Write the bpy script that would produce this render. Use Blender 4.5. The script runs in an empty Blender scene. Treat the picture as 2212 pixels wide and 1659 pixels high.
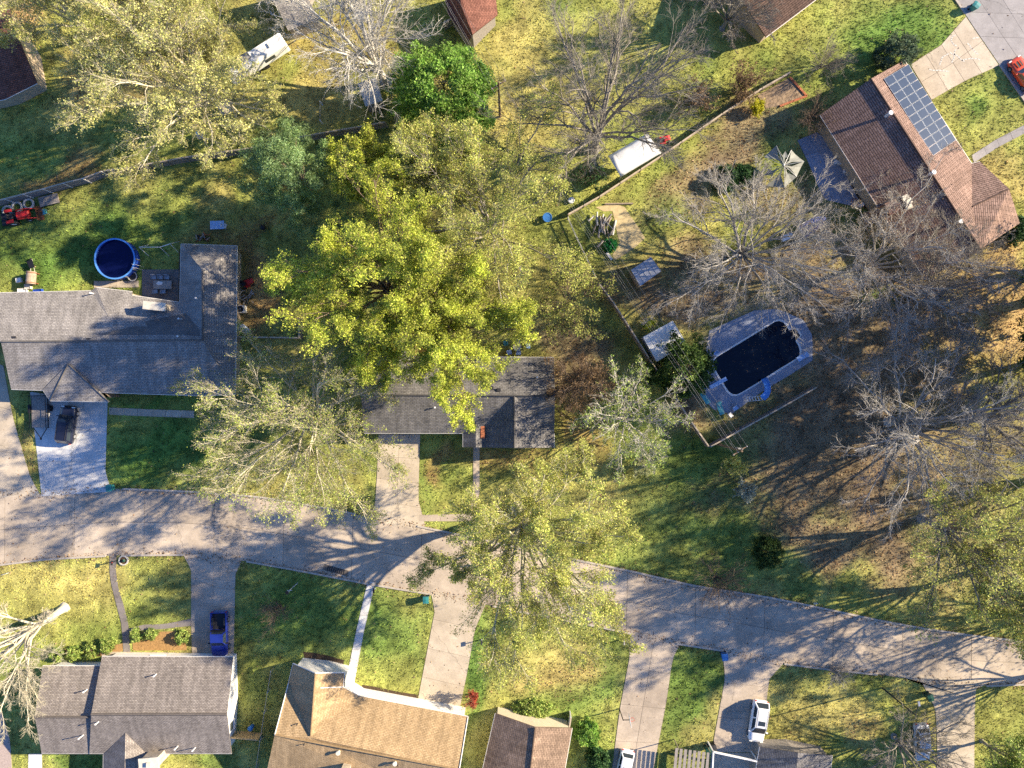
import bpy, math, random
import numpy as np
from mathutils import Vector, Matrix

# ------------------------------------------------------------------ camera, sky, sun, exposure
CAM_H = 86.7                 # metres above the lawn
PXM = 17.697                 # survey grid: units per metre on the ground
CX, CY = 1106.0, 829.5
SC = bpy.context.scene
COL = SC.collection
cam_d = bpy.data.cameras.new('camera')
cam = bpy.data.objects.new('camera', cam_d); COL.objects.link(cam)
cam.location = (0, 0, CAM_H)
cam_d.sensor_width = 36.0
cam_d.lens = 36.0 * CAM_H * PXM / 2212.0
cam_d.clip_end = 3000.0
SC.camera = cam
SUN_EL, SUN_AZ = 24.5, 14.5    # degrees above horizon, degrees from +X towards +Y
wd = bpy.data.worlds.new('World'); SC.world = wd; wd.use_nodes = True
nt = wd.node_tree
sky = nt.nodes.new('ShaderNodeTexSky'); sky.sky_type = 'NISHITA'; sky.sun_disc = False
sky.sun_elevation = math.radians(SUN_EL); sky.sun_rotation = math.radians(90 - SUN_AZ)
sky.air_density = 1.0; sky.dust_density = 0.4; sky.ozone_density = 6.0
bg = nt.nodes['Background']; bg.inputs['Strength'].default_value = 0.078
tint = nt.nodes.new('ShaderNodeVectorMath'); tint.operation = 'MULTIPLY'; tint.inputs[1].default_value = (.84, .94, 1.16)   # cool white balance of the whole sky
nt.links.new(sky.outputs[0], tint.inputs[0]); nt.links.new(tint.outputs[0], bg.inputs['Color'])
sl = bpy.data.lights.new('sun', 'SUN'); sl.energy = 5.0; sl.angle = math.radians(0.53); sl.color = (1.0, 0.85, 0.62)
sun = bpy.data.objects.new('sun', sl); COL.objects.link(sun)
ce = math.cos(math.radians(SUN_EL))
to_sun = Vector((ce * math.cos(math.radians(SUN_AZ)), ce * math.sin(math.radians(SUN_AZ)), math.sin(math.radians(SUN_EL))))
sun.rotation_euler = to_sun.to_track_quat('Z', 'Y').to_euler(); sun.location = to_sun * 150
vs = SC.view_settings
vs.view_transform = 'Standard'; vs.look = 'None'; vs.exposure = 1.48; vs.gamma = 1.0; vs.use_curve_mapping = False
SC.cycles.max_bounces = 6; SC.cycles.diffuse_bounces = 3; SC.cycles.transparent_max_bounces = 8
SC.cycles.use_adaptive_sampling = True; SC.cycles.use_denoising = False

random.seed(7)
NP = np.random.default_rng(11)

# ------------------------------------------------------------------ survey helpers
def W(ox, oy, h=0.0):
    k = (1 - h / CAM_H) / PXM
    return ((ox - CX) * k, (CY - oy) * k, h)
def PT(i, j, x, y):                    # finer survey sheets, three units to one
    return (553.0 * i + x / 3.0, 553.0 * j + y / 3.0)
NOGRASS = []                           # world polygons without grass
def bar_grass(pts, grow=0.0): NOGRASS.append(np.array([W(*p)[:2] for p in pts]))

# ------------------------------------------------------------------ materials
MATS = {}
def newmat(name):
    m = bpy.data.materials.new(name); m.use_nodes = True
    n = m.node_tree.nodes; l = m.node_tree.links
    return m, n, l, n['Principled BSDF']
def mat(name, c=(.5, .5, .5), rough=.8, var=.12, scale=3.0, metal=0.0, spec=.3, bump=0.0, emit=None):
    """plain procedural surface: base colour mottled by two noises"""
    if name in MATS: return MATS[name]
    m, n, l, b = newmat(name)
    tc = n.new('ShaderNodeTexCoord')
    nz = n.new('ShaderNodeTexNoise'); nz.inputs['Scale'].default_value = scale; nz.inputs['Detail'].default_value = 6; nz.inputs['Roughness'].default_value = .65
    l.new(tc.outputs['Object'], nz.inputs['Vector'])
    r = n.new('ShaderNodeMapRange'); r.inputs[1].default_value = .3; r.inputs[2].default_value = .7
    r.inputs[3].default_value = 1 - var; r.inputs[4].default_value = 1 + var
    l.new(nz.outputs['Fac'], r.inputs[0])
    mx = n.new('ShaderNodeVectorMath'); mx.operation = 'SCALE'; mx.inputs[0].default_value = c
    l.new(r.outputs[0], mx.inputs['Scale']); l.new(mx.outputs[0], b.inputs['Base Color'])
    b.inputs['Roughness'].default_value = rough; b.inputs['Metallic'].default_value = metal
    b.inputs['Specular IOR Level'].default_value = spec
    if bump:
        bp = n.new('ShaderNodeBump'); bp.inputs['Strength'].default_value = bump; bp.inputs['Distance'].default_value = .05
        l.new(nz.outputs['Fac'], bp.inputs['Height']); l.new(bp.outputs[0], b.inputs['Normal'])
    MATS[name] = m; return m
def concrete(name, c, stain=(.30, .25, .19), amt=.5):
    m, n, l, b = newmat(name)
    tc = n.new('ShaderNodeTexCoord'); oi = n.new('ShaderNodeObjectInfo')
    def noise(s, d=6, ro=.6):
        z = n.new('ShaderNodeTexNoise'); z.inputs['Scale'].default_value = s; z.inputs['Detail'].default_value = d; z.inputs['Roughness'].default_value = ro
        l.new(tc.outputs['Object'], z.inputs['Vector']); return z
    a, f = noise(.22), noise(7, 4, .7)
    ra = n.new('ShaderNodeMapRange'); ra.inputs[1].default_value = .42; ra.inputs[2].default_value = .75; ra.inputs[4].default_value = amt
    l.new(a.outputs['Fac'], ra.inputs[0])
    mx = n.new('ShaderNodeMix'); mx.data_type = 'RGBA'; mx.inputs[6].default_value = (*c, 1); mx.inputs[7].default_value = (*stain, 1)
    l.new(ra.outputs[0], mx.inputs[0])
    rf = n.new('ShaderNodeMapRange'); rf.inputs[1].default_value = .25; rf.inputs[2].default_value = .75; rf.inputs[3].default_value = .84; rf.inputs[4].default_value = 1.14
    l.new(f.outputs['Fac'], rf.inputs[0])
    ro = n.new('ShaderNodeMapRange'); ro.inputs[3].default_value = .9; ro.inputs[4].default_value = 1.08
    l.new(oi.outputs['Random'], ro.inputs[0])
    mm = n.new('ShaderNodeMath'); mm.operation = 'MULTIPLY'; l.new(rf.outputs[0], mm.inputs[0]); l.new(ro.outputs[0], mm.inputs[1])
    sc = n.new('ShaderNodeVectorMath'); sc.operation = 'SCALE'; l.new(mx.outputs[2], sc.inputs[0]); l.new(mm.outputs[0], sc.inputs['Scale'])
    vo = n.new('ShaderNodeTexVoronoi'); vo.feature = 'DISTANCE_TO_EDGE'; vo.inputs['Scale'].default_value = .075
    wz = noise(1.3, 4, .6); ad = n.new('ShaderNodeMixRGB'); ad.blend_type = 'ADD'; ad.inputs[0].default_value = 1.1; l.new(tc.outputs['Object'], ad.inputs[1]); l.new(wz.outputs['Color'], ad.inputs[2]); l.new(ad.outputs[0], vo.inputs['Vector'])
    cr = n.new('ShaderNodeMapRange'); cr.inputs[1].default_value = .001; cr.inputs[2].default_value = .004; cr.inputs[3].default_value = .68; cr.inputs[4].default_value = 1.0; l.new(vo.outputs['Distance'], cr.inputs[0])
    md = noise(.9, 6, .7); rd = n.new('ShaderNodeMapRange'); rd.inputs[1].default_value = .3; rd.inputs[2].default_value = .7; rd.inputs[3].default_value = .84; rd.inputs[4].default_value = 1.12; l.new(md.outputs['Fac'], rd.inputs[0])
    m2 = n.new('ShaderNodeMath'); m2.operation = 'MULTIPLY'; l.new(cr.outputs[0], m2.inputs[0]); l.new(rd.outputs[0], m2.inputs[1])
    s2 = n.new('ShaderNodeVectorMath'); s2.operation = 'SCALE'; l.new(sc.outputs[0], s2.inputs[0]); l.new(m2.outputs[0], s2.inputs['Scale'])
    l.new(s2.outputs[0], b.inputs['Base Color']); b.inputs['Roughness'].default_value = .88; b.inputs['Specular IOR Level'].default_value = .2
    MATS[name] = m; return m
def shingle(name, c1, c2, row=.19, wid=.42, blotch=.25, line=.55, linew=.03):
    """asphalt shingle courses, laid out on the roof's own UV metres"""
    m, n, l, b = newmat(name)
    uv = n.new('ShaderNodeUVMap')
    br = n.new('ShaderNodeTexBrick'); br.inputs['Color1'].default_value = (*c1, 1); br.inputs['Color2'].default_value = (*c2, 1)
    br.inputs['Mortar'].default_value = (*[x * line for x in c1], 1); br.inputs['Scale'].default_value = 1
    br.inputs['Mortar Size'].default_value = linew; br.inputs['Mortar Smooth'].default_value = .4
    br.inputs['Brick Width'].default_value = wid; br.inputs['Row Height'].default_value = row; br.inputs['Bias'].default_value = -.1
    l.new(uv.outputs[0], br.inputs['Vector'])
    tc = n.new('ShaderNodeTexCoord')
    nz = n.new('ShaderNodeTexNoise'); nz.inputs['Scale'].default_value = .5; nz.inputs['Detail'].default_value = 8; nz.inputs['Roughness'].default_value = .7
    l.new(tc.outputs['Object'], nz.inputs['Vector'])
    r = n.new('ShaderNodeMapRange'); r.inputs[1].default_value = .3; r.inputs[2].default_value = .7; r.inputs[3].default_value = 1 - blotch; r.inputs[4].default_value = 1 + blotch
    l.new(nz.outputs['Fac'], r.inputs[0])
    nf = n.new('ShaderNodeTexNoise'); nf.inputs['Scale'].default_value = 6; nf.inputs['Detail'].default_value = 3
    l.new(tc.outputs['Object'], nf.inputs['Vector'])
    r2 = n.new('ShaderNodeMapRange'); r2.inputs[1].default_value = .3; r2.inputs[2].default_value = .7; r2.inputs[3].default_value = .8; r2.inputs[4].default_value = 1.2
    l.new(nf.outputs['Fac'], r2.inputs[0])
    mm = n.new('ShaderNodeMath'); mm.operation = 'MULTIPLY'; l.new(r.outputs[0], mm.inputs[0]); l.new(r2.outputs[0], mm.inputs[1])
    sc = n.new('ShaderNodeVectorMath'); sc.operation = 'SCALE'; l.new(br.outputs['Color'], sc.inputs[0]); l.new(mm.outputs[0], sc.inputs['Scale'])
    st = n.new('ShaderNodeTexNoise'); st.inputs['Scale'].default_value = 1.0; st.inputs['Detail'].default_value = 5
    mp = n.new('ShaderNodeMapping'); mp.inputs['Scale'].default_value = (1.6, .22, 1); l.new(uv.outputs[0], mp.inputs['Vector']); l.new(mp.outputs[0], st.inputs['Vector'])
    r3 = n.new('ShaderNodeMapRange'); r3.inputs[1].default_value = .35; r3.inputs[2].default_value = .65; r3.inputs[3].default_value = .80; r3.inputs[4].default_value = 1.13; l.new(st.outputs['Fac'], r3.inputs[0])
    s3 = n.new('ShaderNodeVectorMath'); s3.operation = 'SCALE'; l.new(sc.outputs[0], s3.inputs[0]); l.new(r3.outputs[0], s3.inputs['Scale'])
    l.new(s3.outputs[0], b.inputs['Base Color']); b.inputs['Roughness'].default_value = .9; b.inputs['Specular IOR Level'].default_value = .15
    bp = n.new('ShaderNodeBump'); bp.inputs['Strength'].default_value = .5; bp.inputs['Distance'].default_value = .03
    l.new(br.outputs['Fac'], bp.inputs['Height']); bp.invert = True; l.new(bp.outputs[0], b.inputs['Normal'])
    MATS[name] = m; return m
def leafmat(name, tr=.35, rough=.6, sat=1.0):
    """leaf colour comes from each leaf's own colour attribute"""
    m, n, l, b = newmat(name)
    at = n.new('ShaderNodeAttribute'); at.attribute_name = 'Col'
    l.new(at.outputs['Color'], b.inputs['Base Color']); b.inputs['Roughness'].default_value = rough; b.inputs['Specular IOR Level'].default_value = .2
    t = n.new('ShaderNodeBsdfTranslucent'); l.new(at.outputs['Color'], t.inputs['Color'])
    mx = n.new('ShaderNodeMixShader'); mx.inputs[0].default_value = tr
    l.new(b.outputs[0], mx.inputs[1]); l.new(t.outputs[0], mx.inputs[2])
    l.new(mx.outputs[0], n['Material Output'].inputs['Surface'])
    MATS[name] = m; return m
def groundmat():
    m, n, l, b = newmat('lawn soil')
    at = n.new('ShaderNodeAttribute'); at.attribute_name = 'Col'
    tc = n.new('ShaderNodeTexCoord')
    nz = n.new('ShaderNodeTexNoise'); nz.inputs['Scale'].default_value = 5; nz.inputs['Detail'].default_value = 8; nz.inputs['Roughness'].default_value = .75
    l.new(tc.outputs['Object'], nz.inputs['Vector'])
    r = n.new('ShaderNodeMapRange'); r.inputs[1].default_value = .3; r.inputs[2].default_value = .7; r.inputs[3].default_value = .6; r.inputs[4].default_value = 1.4
    l.new(nz.outputs['Fac'], r.inputs[0])
    sc = n.new('ShaderNodeVectorMath'); sc.operation = 'SCALE'; l.new(at.outputs['Color'], sc.inputs[0]); l.new(r.outputs[0], sc.inputs['Scale'])
    l.new(sc.outputs[0], b.inputs['Base Color']); b.inputs['Roughness'].default_value = .95; b.inputs['Specular IOR Level'].default_value = .1
    bp = n.new('ShaderNodeBump'); bp.inputs['Strength'].default_value = .8; bp.inputs['Distance'].default_value = .08
    l.new(nz.outputs['Fac'], bp.inputs['Height']); l.new(bp.outputs[0], b.inputs['Normal'])
    MATS['lawn soil'] = m; return m
def watermat(name, c, rough=.05):
    m, n, l, b = newmat(name)
    b.inputs['Base Color'].default_value = (*c, 1); b.inputs['Roughness'].default_value = rough; b.inputs['Specular IOR Level'].default_value = .22
    nz = n.new('ShaderNodeTexNoise'); nz.inputs['Scale'].default_value = 3; tc = n.new('ShaderNodeTexCoord'); l.new(tc.outputs['Object'], nz.inputs['Vector'])
    bp = n.new('ShaderNodeBump'); bp.inputs['Strength'].default_value = .05; l.new(nz.outputs['Fac'], bp.inputs['Height']); l.new(bp.outputs[0], b.inputs['Normal'])
    MATS[name] = m; return m

# ------------------------------------------------------------------ object helpers
def tag(o, label=None, cat=None, group=None, kind=None):
    if label: o['label'] = label
    if cat: o['category'] = cat
    if group: o['group'] = group
    if kind: o['kind'] = kind
    return o
def thing(name, loc, label, cat, group=None, rz=0.0):
    o = bpy.data.objects.new(name, None); COL.objects.link(o)
    o.location = loc; o.rotation_euler = (0, 0, rz); o.empty_display_size = .3
    return tag(o, label, cat, group)
def setparent(o, parent, local=False):
    if parent is None: return
    o.parent = parent
    if not local and parent.type == 'EMPTY':
        o.matrix_parent_inverse = Matrix.Translation(parent.location).inverted()
def link(name, me, parent=None, local=False):
    o = bpy.data.objects.new(name, me); COL.objects.link(o); setparent(o, parent, local); return o
class MB:
    """collects shapes; build() links them as one mesh object"""
    def __init__(s): s.v = []; s.f = []; s.uv = None
    def add(s, vs, fs):
        n = len(s.v); s.v += [tuple(v) for v in vs]; s.f += [tuple(i + n for i in f) for f in fs]; return s
    def box(s, c, d, rz=0.0, tilt=0.0):
        cx, cy, cz = c; a, b, h = d[0] / 2, d[1] / 2, d[2] / 2; cr, sr = math.cos(rz), math.sin(rz); vs = []
        for z in (-h, h):
            for x, y in ((-a, -b), (a, -b), (a, b), (-a, b)):
                zz = z + x * math.tan(tilt)
                vs.append((cx + x * cr - y * sr, cy + x * sr + y * cr, cz + zz))
        return s.add(vs, [(3, 2, 1, 0), (4, 5, 6, 7), (0, 1, 5, 4), (1, 2, 6, 5), (2, 3, 7, 6), (3, 0, 4, 7)])
    def prism(s, poly, z0, z1):
        n = len(poly); ar = sum(poly[i][0] * poly[(i + 1) % n][1] - poly[(i + 1) % n][0] * poly[i][1] for i in range(n))
        if ar < 0: poly = poly[::-1]
        vs = [(p[0], p[1], z0) for p in poly] + [(p[0], p[1], z1) for p in poly]
        fs = [tuple(range(n))[::-1], tuple(range(n, 2 * n))] + [(i, (i + 1) % n, (i + 1) % n + n, i + n) for i in range(n)]
        return s.add(vs, fs)
    def cyl(s, p0, p1, r0, r1=None, n=10, cap=True):
        r1 = r0 if r1 is None else r1
        p0, p1 = Vector(p0), Vector(p1); d = (p1 - p0).normalized()
        u = d.orthogonal().normalized(); w = d.cross(u); vs = []
        for p, r in ((p0, r0), (p1, r1)):
            for i in range(n):
                a = 2 * math.pi * i / n; vs.append(tuple(p + u * (r * math.cos(a)) + w * (r * math.sin(a))))
        fs = [(i, (i + 1) % n, (i + 1) % n + n, i + n) for i in range(n)]
        if cap: fs += [tuple(range(n))[::-1], tuple(range(n, 2 * n))]
        return s.add(vs, fs)
    def path(s, pts, r, n=6):
        for a, b in zip(pts[:-1], pts[1:]): s.cyl(a, b, r, r, n)
        return s
    def ring(s, c, ro, ri, z0, z1, n=32, axis='z'):
        vs = []
        for i in range(n):
            a = 2 * math.pi * i / n; ca, sa = math.cos(a), math.sin(a)
            for r, z in ((ri, z0), (ro, z0), (ro, z1), (ri, z1)):
                vs.append((c[0] + r * ca, c[1] + r * sa, z) if axis == 'z' else (c[0] + z, c[1] + r * ca, c[2] + r * sa))
        fs = []
        for i in range(n):
            j = (i + 1) % n
            for k in range(4): fs.append((i * 4 + k, j * 4 + k, j * 4 + (k + 1) % 4, i * 4 + (k + 1) % 4))
        return s.add(vs, fs)
    def loft(s, rings, cap=True, closed=True):
        n = len(rings[0]); vs = [p for r in rings for p in r]; fs = []
        for i in range(len(rings) - 1):
            for k in range(n if closed else n - 1):
                fs.append((i * n + k, i * n + (k + 1) % n, (i + 1) * n + (k + 1) % n, (i + 1) * n + k))
        if cap: fs += [tuple(range(n))[::-1], tuple(range((len(rings) - 1) * n, len(rings) * n))]
        return s.add(vs, fs)
    def blob(s, c, r, seed=0, n=10, m=6, amp=.18, sq=(1, 1, 1)):
        rg = random.Random(seed); vs = [(c[0], c[1], c[2] - r * sq[2])]
        for j in range(1, m):
            t = math.pi * j / m
            for i in range(n):
                a = 2 * math.pi * i / n; k = r * (1 + rg.uniform(-amp, amp))
                vs.append((c[0] + k * sq[0] * math.sin(t) * math.cos(a), c[1] + k * sq[1] * math.sin(t) * math.sin(a), c[2] - k * sq[2] * math.cos(t)))
        vs.append((c[0], c[1], c[2] + r * sq[2])); fs = [(0, 1 + (i + 1) % n, 1 + i) for i in range(n)]
        for j in range(m - 2):
            for i in range(n): fs.append((1 + j * n + i, 1 + j * n + (i + 1) % n, 1 + (j + 1) * n + (i + 1) % n, 1 + (j + 1) * n + i))
        o = 1 + (m - 2) * n
        fs += [(o + i, o + (i + 1) % n, len(vs) - 1) for i in range(n)]
        return s.add(vs, fs)
    def build(s, name, material, parent=None, local=False, smooth=False):
        me = bpy.data.meshes.new(name); me.from_pydata(s.v, [], s.f); me.materials.append(MATS[material] if isinstance(material, str) else material)
        if smooth:
            for p in me.polygons: p.use_smooth = True
        me.update(); return link(name, me, parent, local)
def np_mesh(name, V, F, material, parent=None, col=None, smooth=False, local=False):
    """fast mesh from numpy arrays; F is (n,3) or (n,4)"""
    V = np.ascontiguousarray(V, dtype=np.float32).reshape(-1, 3); F = np.ascontiguousarray(F, dtype=np.int32); k = F.shape[1]
    me = bpy.data.meshes.new(name); me.vertices.add(len(V)); me.vertices.foreach_set('co', V.ravel())
    me.loops.add(F.size); me.loops.foreach_set('vertex_index', F.ravel()); me.polygons.add(len(F))
    me.polygons.foreach_set('loop_start', np.arange(0, F.size, k, dtype=np.int32))
    if smooth: me.polygons.foreach_set('use_smooth', np.ones(len(F), dtype=bool))
    if col is not None:
        a = me.color_attributes.new('Col', 'FLOAT_COLOR', 'POINT'); c4 = np.ones((len(V), 4), np.float32); c4[:, :3] = col; a.data.foreach_set('color', c4.ravel())
    me.materials.append(MATS[material] if isinstance(material, str) else material)
    me.update(calc_edges=True); return link(name, me, parent, local)

# palette
concrete('road concrete', (.50, .415, .32), (.25, .205, .16), .85)
concrete('pale concrete', (.62, .61, .585), (.45, .43, .40), .5)
concrete('tan concrete', (.52, .44, .335), (.33, .27, .195), .7)
concrete('grey walk', (.23, .205, .19), (.17, .15, .14), .5)
concrete('street grey', (.33, .31, .30), (.24, .22, .21), .5)
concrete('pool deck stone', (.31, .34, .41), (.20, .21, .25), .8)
mat('joint', (.13, .11, .09)); mat('kerb stone', (.42, .37, .31), var=.2)
mat('white paint', (.78, .77, .74), .5, .05); mat('white siding', (.74, .72, .68), .6, .06)
mat('gutter white', (.72, .69, .64), .5, .05); mat('cream siding', (.55, .48, .36), .7, .1)
mat('brick wall', (.30, .15, .09), .9, .3, 8); mat('tan brick', (.42, .33, .23), .9, .25, 6)
mat('window glass', (.03, .04, .05), .08, .05, spec=.6); mat('dark door', (.06, .035, .025), .5)
mat('weathered wood', (.30, .24, .18), .9, .35, 5); mat('fresh wood', (.46, .33, .16), .8, .2, 4); mat('grey wood', (.27, .24, .21), .9, .3, 5)
mat('black metal', (.015, .015, .018), .45, .1); mat('steel', (.42, .43, .45), .4, .1, metal=.6); mat('galvanised', (.52, .54, .57), .45, .15, 2)
mat('tyre rubber', (.02, .02, .021), .85); mat('dark plastic', (.03, .03, .035), .6)
mat('chrome', (.6, .6, .62), .2, .02, metal=.9); mat('lamp red', (.45, .02, .015), .25); mat('lamp clear', (.75, .75, .72), .15)
mat('teal plastic', (.035, .20, .20), .5, .1); mat('dark green plastic', (.015, .07, .05), .5, .1); mat('blue plastic', (.04, .16, .42), .5, .1)
mat('red paint', (.55, .03, .025), .35, .1); mat('rust', (.22, .08, .035), .9, .3, 6)
mat('terracotta', (.40, .14, .07), .9, .2); mat('soil', (.075, .05, .03), 1, .4, 4, bump=.5); mat('mulch', (.10, .06, .035), 1, .45, 5, bump=.6)
mat('leaf bed', (.27, .195, .125), 1, .5, 3, bump=.6); mat('fence cap', (.46, .38, .28), .9, .25, 4); mat('wet leaf', (.11, .075, .045), .8, .3); mat('sand', (.50, .40, .22), 1, .2, 1.5, bump=.4); mat('pine straw', (.34, .20, .08), 1, .35, 4, bump=.5)
mat('canvas white', (.74, .74, .72), .7, .1, 1.2); mat('tarp grey', (.25, .255, .22), .8, .35, 1.5); mat('pool blue', (.02, .06, .34), .45, .1)
mat('slide blue', (.10, .30, .72), .35, .06); mat('board blue', (.35, .52, .80), .4, .05); mat('turquoise plastic', (.10, .38, .40), .5, .1)
mat('stone chimney', (.42, .36, .28), .9, .3, 3); mat('brown brick', (.16, .085, .065), .9, .3, 6); mat('chimney cap', (.62, .57, .47), .8, .15)
mat('solar cell', (.03, .042, .065), .22, .12, 2, spec=.6); mat('solar frame', (.62, .66, .70), .4, .05)
mat('wire', (.22, .22, .22), .5, .05); mat('pole wood', (.20, .14, .09), .9, .3, 3); mat('cloth', (.55, .52, .45), .9, .2)
mat('grey stone', (.30, .285, .26), .9, .25, 3); mat('pale stone', (.55, .52, .46), .9, .2, 3)
mat('yellow pool tile', (.55, .36, .10), .8, .2); mat('pink gravel', (.40, .32, .28), .95, .25, 6)
watermat('pool water', (.004, .008, .02)); watermat('round pool water', (.003, .006, .05), .08)
# ------------------------------------------------------------------ ground colour field
def vnoise(x, y, s, seed):
    rg = np.random.default_rng(seed); g = rg.random((256, 256))
    u, v = x / s + 900.3, y / s + 700.7; i, j = np.floor(u).astype(int), np.floor(v).astype(int); f, h = u - i, v - j
    f, h = f * f * (3 - 2 * f), h * h * (3 - 2 * h)
    a, b, c, d = g[i % 256, j % 256], g[(i + 1) % 256, j % 256], g[i % 256, (j + 1) % 256], g[(i + 1) % 256, (j + 1) % 256]
    return (a * (1 - f) + b * f) * (1 - h) + (c * (1 - f) + d * f) * h
GREEN = np.array((.115, .205, .042)); LIME = np.array((.275, .295, .075)); GOLD = np.array((.43, .35, .125))
LITTER = np.array((.225, .165, .105)); DIRT = np.array((.40, .31, .165)); RUST = np.array((.30, .195, .08)); STRAW = np.array((.46, .32, .14))
# survey patches: centre, half-axes, turn (deg), colour, strength
PATCH = [
 (150, 520, 240, 95, -8, GREEN, .95), (120, 470, 120, 50, -15, LIME, .35), (60, 330, 90, 60, 0, GREEN, .7), (130, 385, 110, 18, -15, RUST, .75),
 (330, 975, 130, 85, 0, GREEN, 1.0), (330, 860, 100, 14, 0, GREEN, .9), (480, 470, 60, 70, 0, GOLD, .55), (500, 510, 60, 20, 0, RUST, .5), (560, 500, 30, 60, 0, RUST, .55),
 (560, 620, 42, 100, 0, RUST, .95), (30, 30, 70, 70, 0, STRAW, .95), (640, 225, 130, 60, 0, GOLD, .8), (740, 110, 120, 60, 0, RUST, .4), (250, 180, 90, 60, 0, STRAW, .6),
 (940, 50, 60, 50, 0, GREEN, .6), (1200, 130, 190, 130, 0, GOLD, .6), (1330, 100, 160, 120, 0, LIME, .6), (1130, 300, 90, 70, 0, GOLD, .7),
 (1180, 420, 110, 120, 0, LIME, .7), (1130, 640, 110, 70, -12, GOLD, .45), (1240, 720, 60, 60, 0, LITTER, .8), (1260, 830, 70, 60, 0, LITTER, .75),
 (1270, 960, 70, 45, 0, RUST, .7), (1090, 1010, 100, 40, 0, RUST, .6), (940, 1010, 20, 40, 0, RUST, .8), (1300, 1040, 90, 60, 0, GOLD, .5),
 (1500, 1120, 150, 120, 0, GREEN, .62), (1450, 1190, 90, 40, 0, LIME, .5), (1500, 990, 60, 50, 0, GREEN, .5), (1660, 1200, 60, 60, 0, GREEN, .5),
 (1900, 90, 170, 60, -25, GREEN, .85), (1980, 60, 80, 50, 0, GREEN, .6), (1800, 130, 80, 50, 0, LIME, .6), (2110, 235, 90, 55, 0, LIME, .7), (2090, 225, 30, 30, 0, GREEN, .8), (1575, 150, 60, 60, 0, LIME, .5),
 (1850, 720, 330, 170, 0, LITTER, .9), (1780, 1000, 210, 190, 0, LITTER, .88), (1830, 1180, 170, 60, 10, LITTER, .8), (1600, 300, 130, 60, -35, LITTER, .8), (1480, 400, 150, 40, -35, LITTER, .6),
 (1690, 430, 110, 70, 0, LITTER, .65), (1440, 640, 120, 50, 15, LITTER, .85), (1560, 580, 120, 50, 0, LITTER, .7), (2160, 620, 110, 110, 0, STRAW, .85), (2180, 380, 50, 60, 0, GOLD, .8), (2120, 760, 120, 90, 0, STRAW, .5),
 (1500, 880, 50, 60, 30, LITTER, .8), (1420, 480, 60, 60, 0, GREEN, .4), (1730, 560, 60, 40, 0, LITTER, .7), (1900, 640, 40, 25, 0, GREEN, .7), (2000, 1000, 200, 150, 0, LITTER, .6),
 (1730, 1260, 50, 25, 0, GREEN, .6), (2060, 1200, 160, 120, 0, LITTER, .4), (2160, 1560, 60, 90, 0, LIME, .7),
 (110, 1290, 130, 80, 0, GOLD, .62), (100, 1350, 130, 80, 0, LIME, .5), (340, 1290, 70, 80, 0, LIME, .7), (330, 1350, 60, 30, 0, GREEN, .3),
 (660, 1330, 150, 90, 10, GREEN, .75), (550, 1260, 60, 40, 0, LIME, .6), (560, 1400, 60, 40, 0, LIME, .6), (850, 1370, 80, 110, 0, GREEN, .75), (850, 1450, 70, 40, 0, LIME, .6),
 (1040, 1440, 34, 120, 8, GREEN, .95), (1080, 1400, 30, 40, 0, GREEN, .5), (1210, 1430, 120, 70, 0, GOLD, .6), (1200, 1480, 110, 45, 0, RUST, .3), (1310, 1470, 30, 60, 0, GREEN, .6), (1220, 1520, 100, 30, 0, GREEN, .5),
 (1490, 1500, 55, 110, 8, GREEN, .8), (1520, 1560, 30, 60, 8, GOLD, .6), (1760, 1530, 110, 80, 0, GOLD, .55), (1740, 1480, 80, 40, 0, LIME, .6), (1850, 1600, 50, 40, 0, STRAW, .5),
 (540, 1500, 40, 110, 5, LIME, .5), (170, 1640, 60, 25, 0, GREEN, .8), (460, 1640, 50, 20, 0, GREEN, .7), (560, 1470, 20, 60, 0, GREEN, .4), (1000, 1610, 30, 60, 0, GREEN, .5), (60, 960, 30, 130, 8, GREEN, .5), (75, 980, 18, 90, 8, RUST, .5)]
def field(x, y):
    n1, n2, n3 = vnoise(x, y, 9, 1), vnoise(x, y, 3.2, 2), vnoise(x, y, 1.0, 3)
    n = .45 * n1 + .35 * n2 + .2 * n3
    c = LIME[None] * np.ones((len(x), 1)); k = np.clip((n - .42) * 3.0, 0, 1)[:, None]; c = c * (1 - k * .6) + GOLD * k * .6
    k = np.clip((.40 - n) * 4.0, 0, 1)[:, None]; c = c * (1 - k * .55) + GREEN * k * .55
    lit = np.zeros(len(x)); grn = np.zeros(len(x))
    ox, oy = x * PXM + CX, CY - y * PXM
    wx, wy = (vnoise(x, y, 4, 5) - .5) * 70, (vnoise(x, y, 4, 6) - .5) * 70
    for cx, cy, rx, ry, an, cl, st in PATCH:
        a = math.radians(an); dx, dy = ox + wx - cx, oy + wy - cy
        u, v = (dx * math.cos(a) + dy * math.sin(a)) / rx, (-dx * math.sin(a) + dy * math.cos(a)) / ry
        w = np.clip(1.45 - np.sqrt(u * u + v * v) + (n2 - .5) * .5 + (n3 - .5) * .35, 0, 1); w = w * w * (3 - 2 * w) * st
        c = c * (1 - w[:, None]) + cl * w[:, None]
        lit = lit * (1 - w) + (w if cl is LITTER or cl is RUST or cl is STRAW else 0)
        grn = grn * (1 - w) + (w if cl is GREEN else 0)
    c = c * (.60 + .80 * vnoise(x, y, .6, 8))[:, None] * (.75 + .5 * vnoise(x, y, 2.3, 12))[:, None] * (.88 + .24 * vnoise(x, y, 14, 9))[:, None]
    return c, lit, grn
groundmat()
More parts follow.
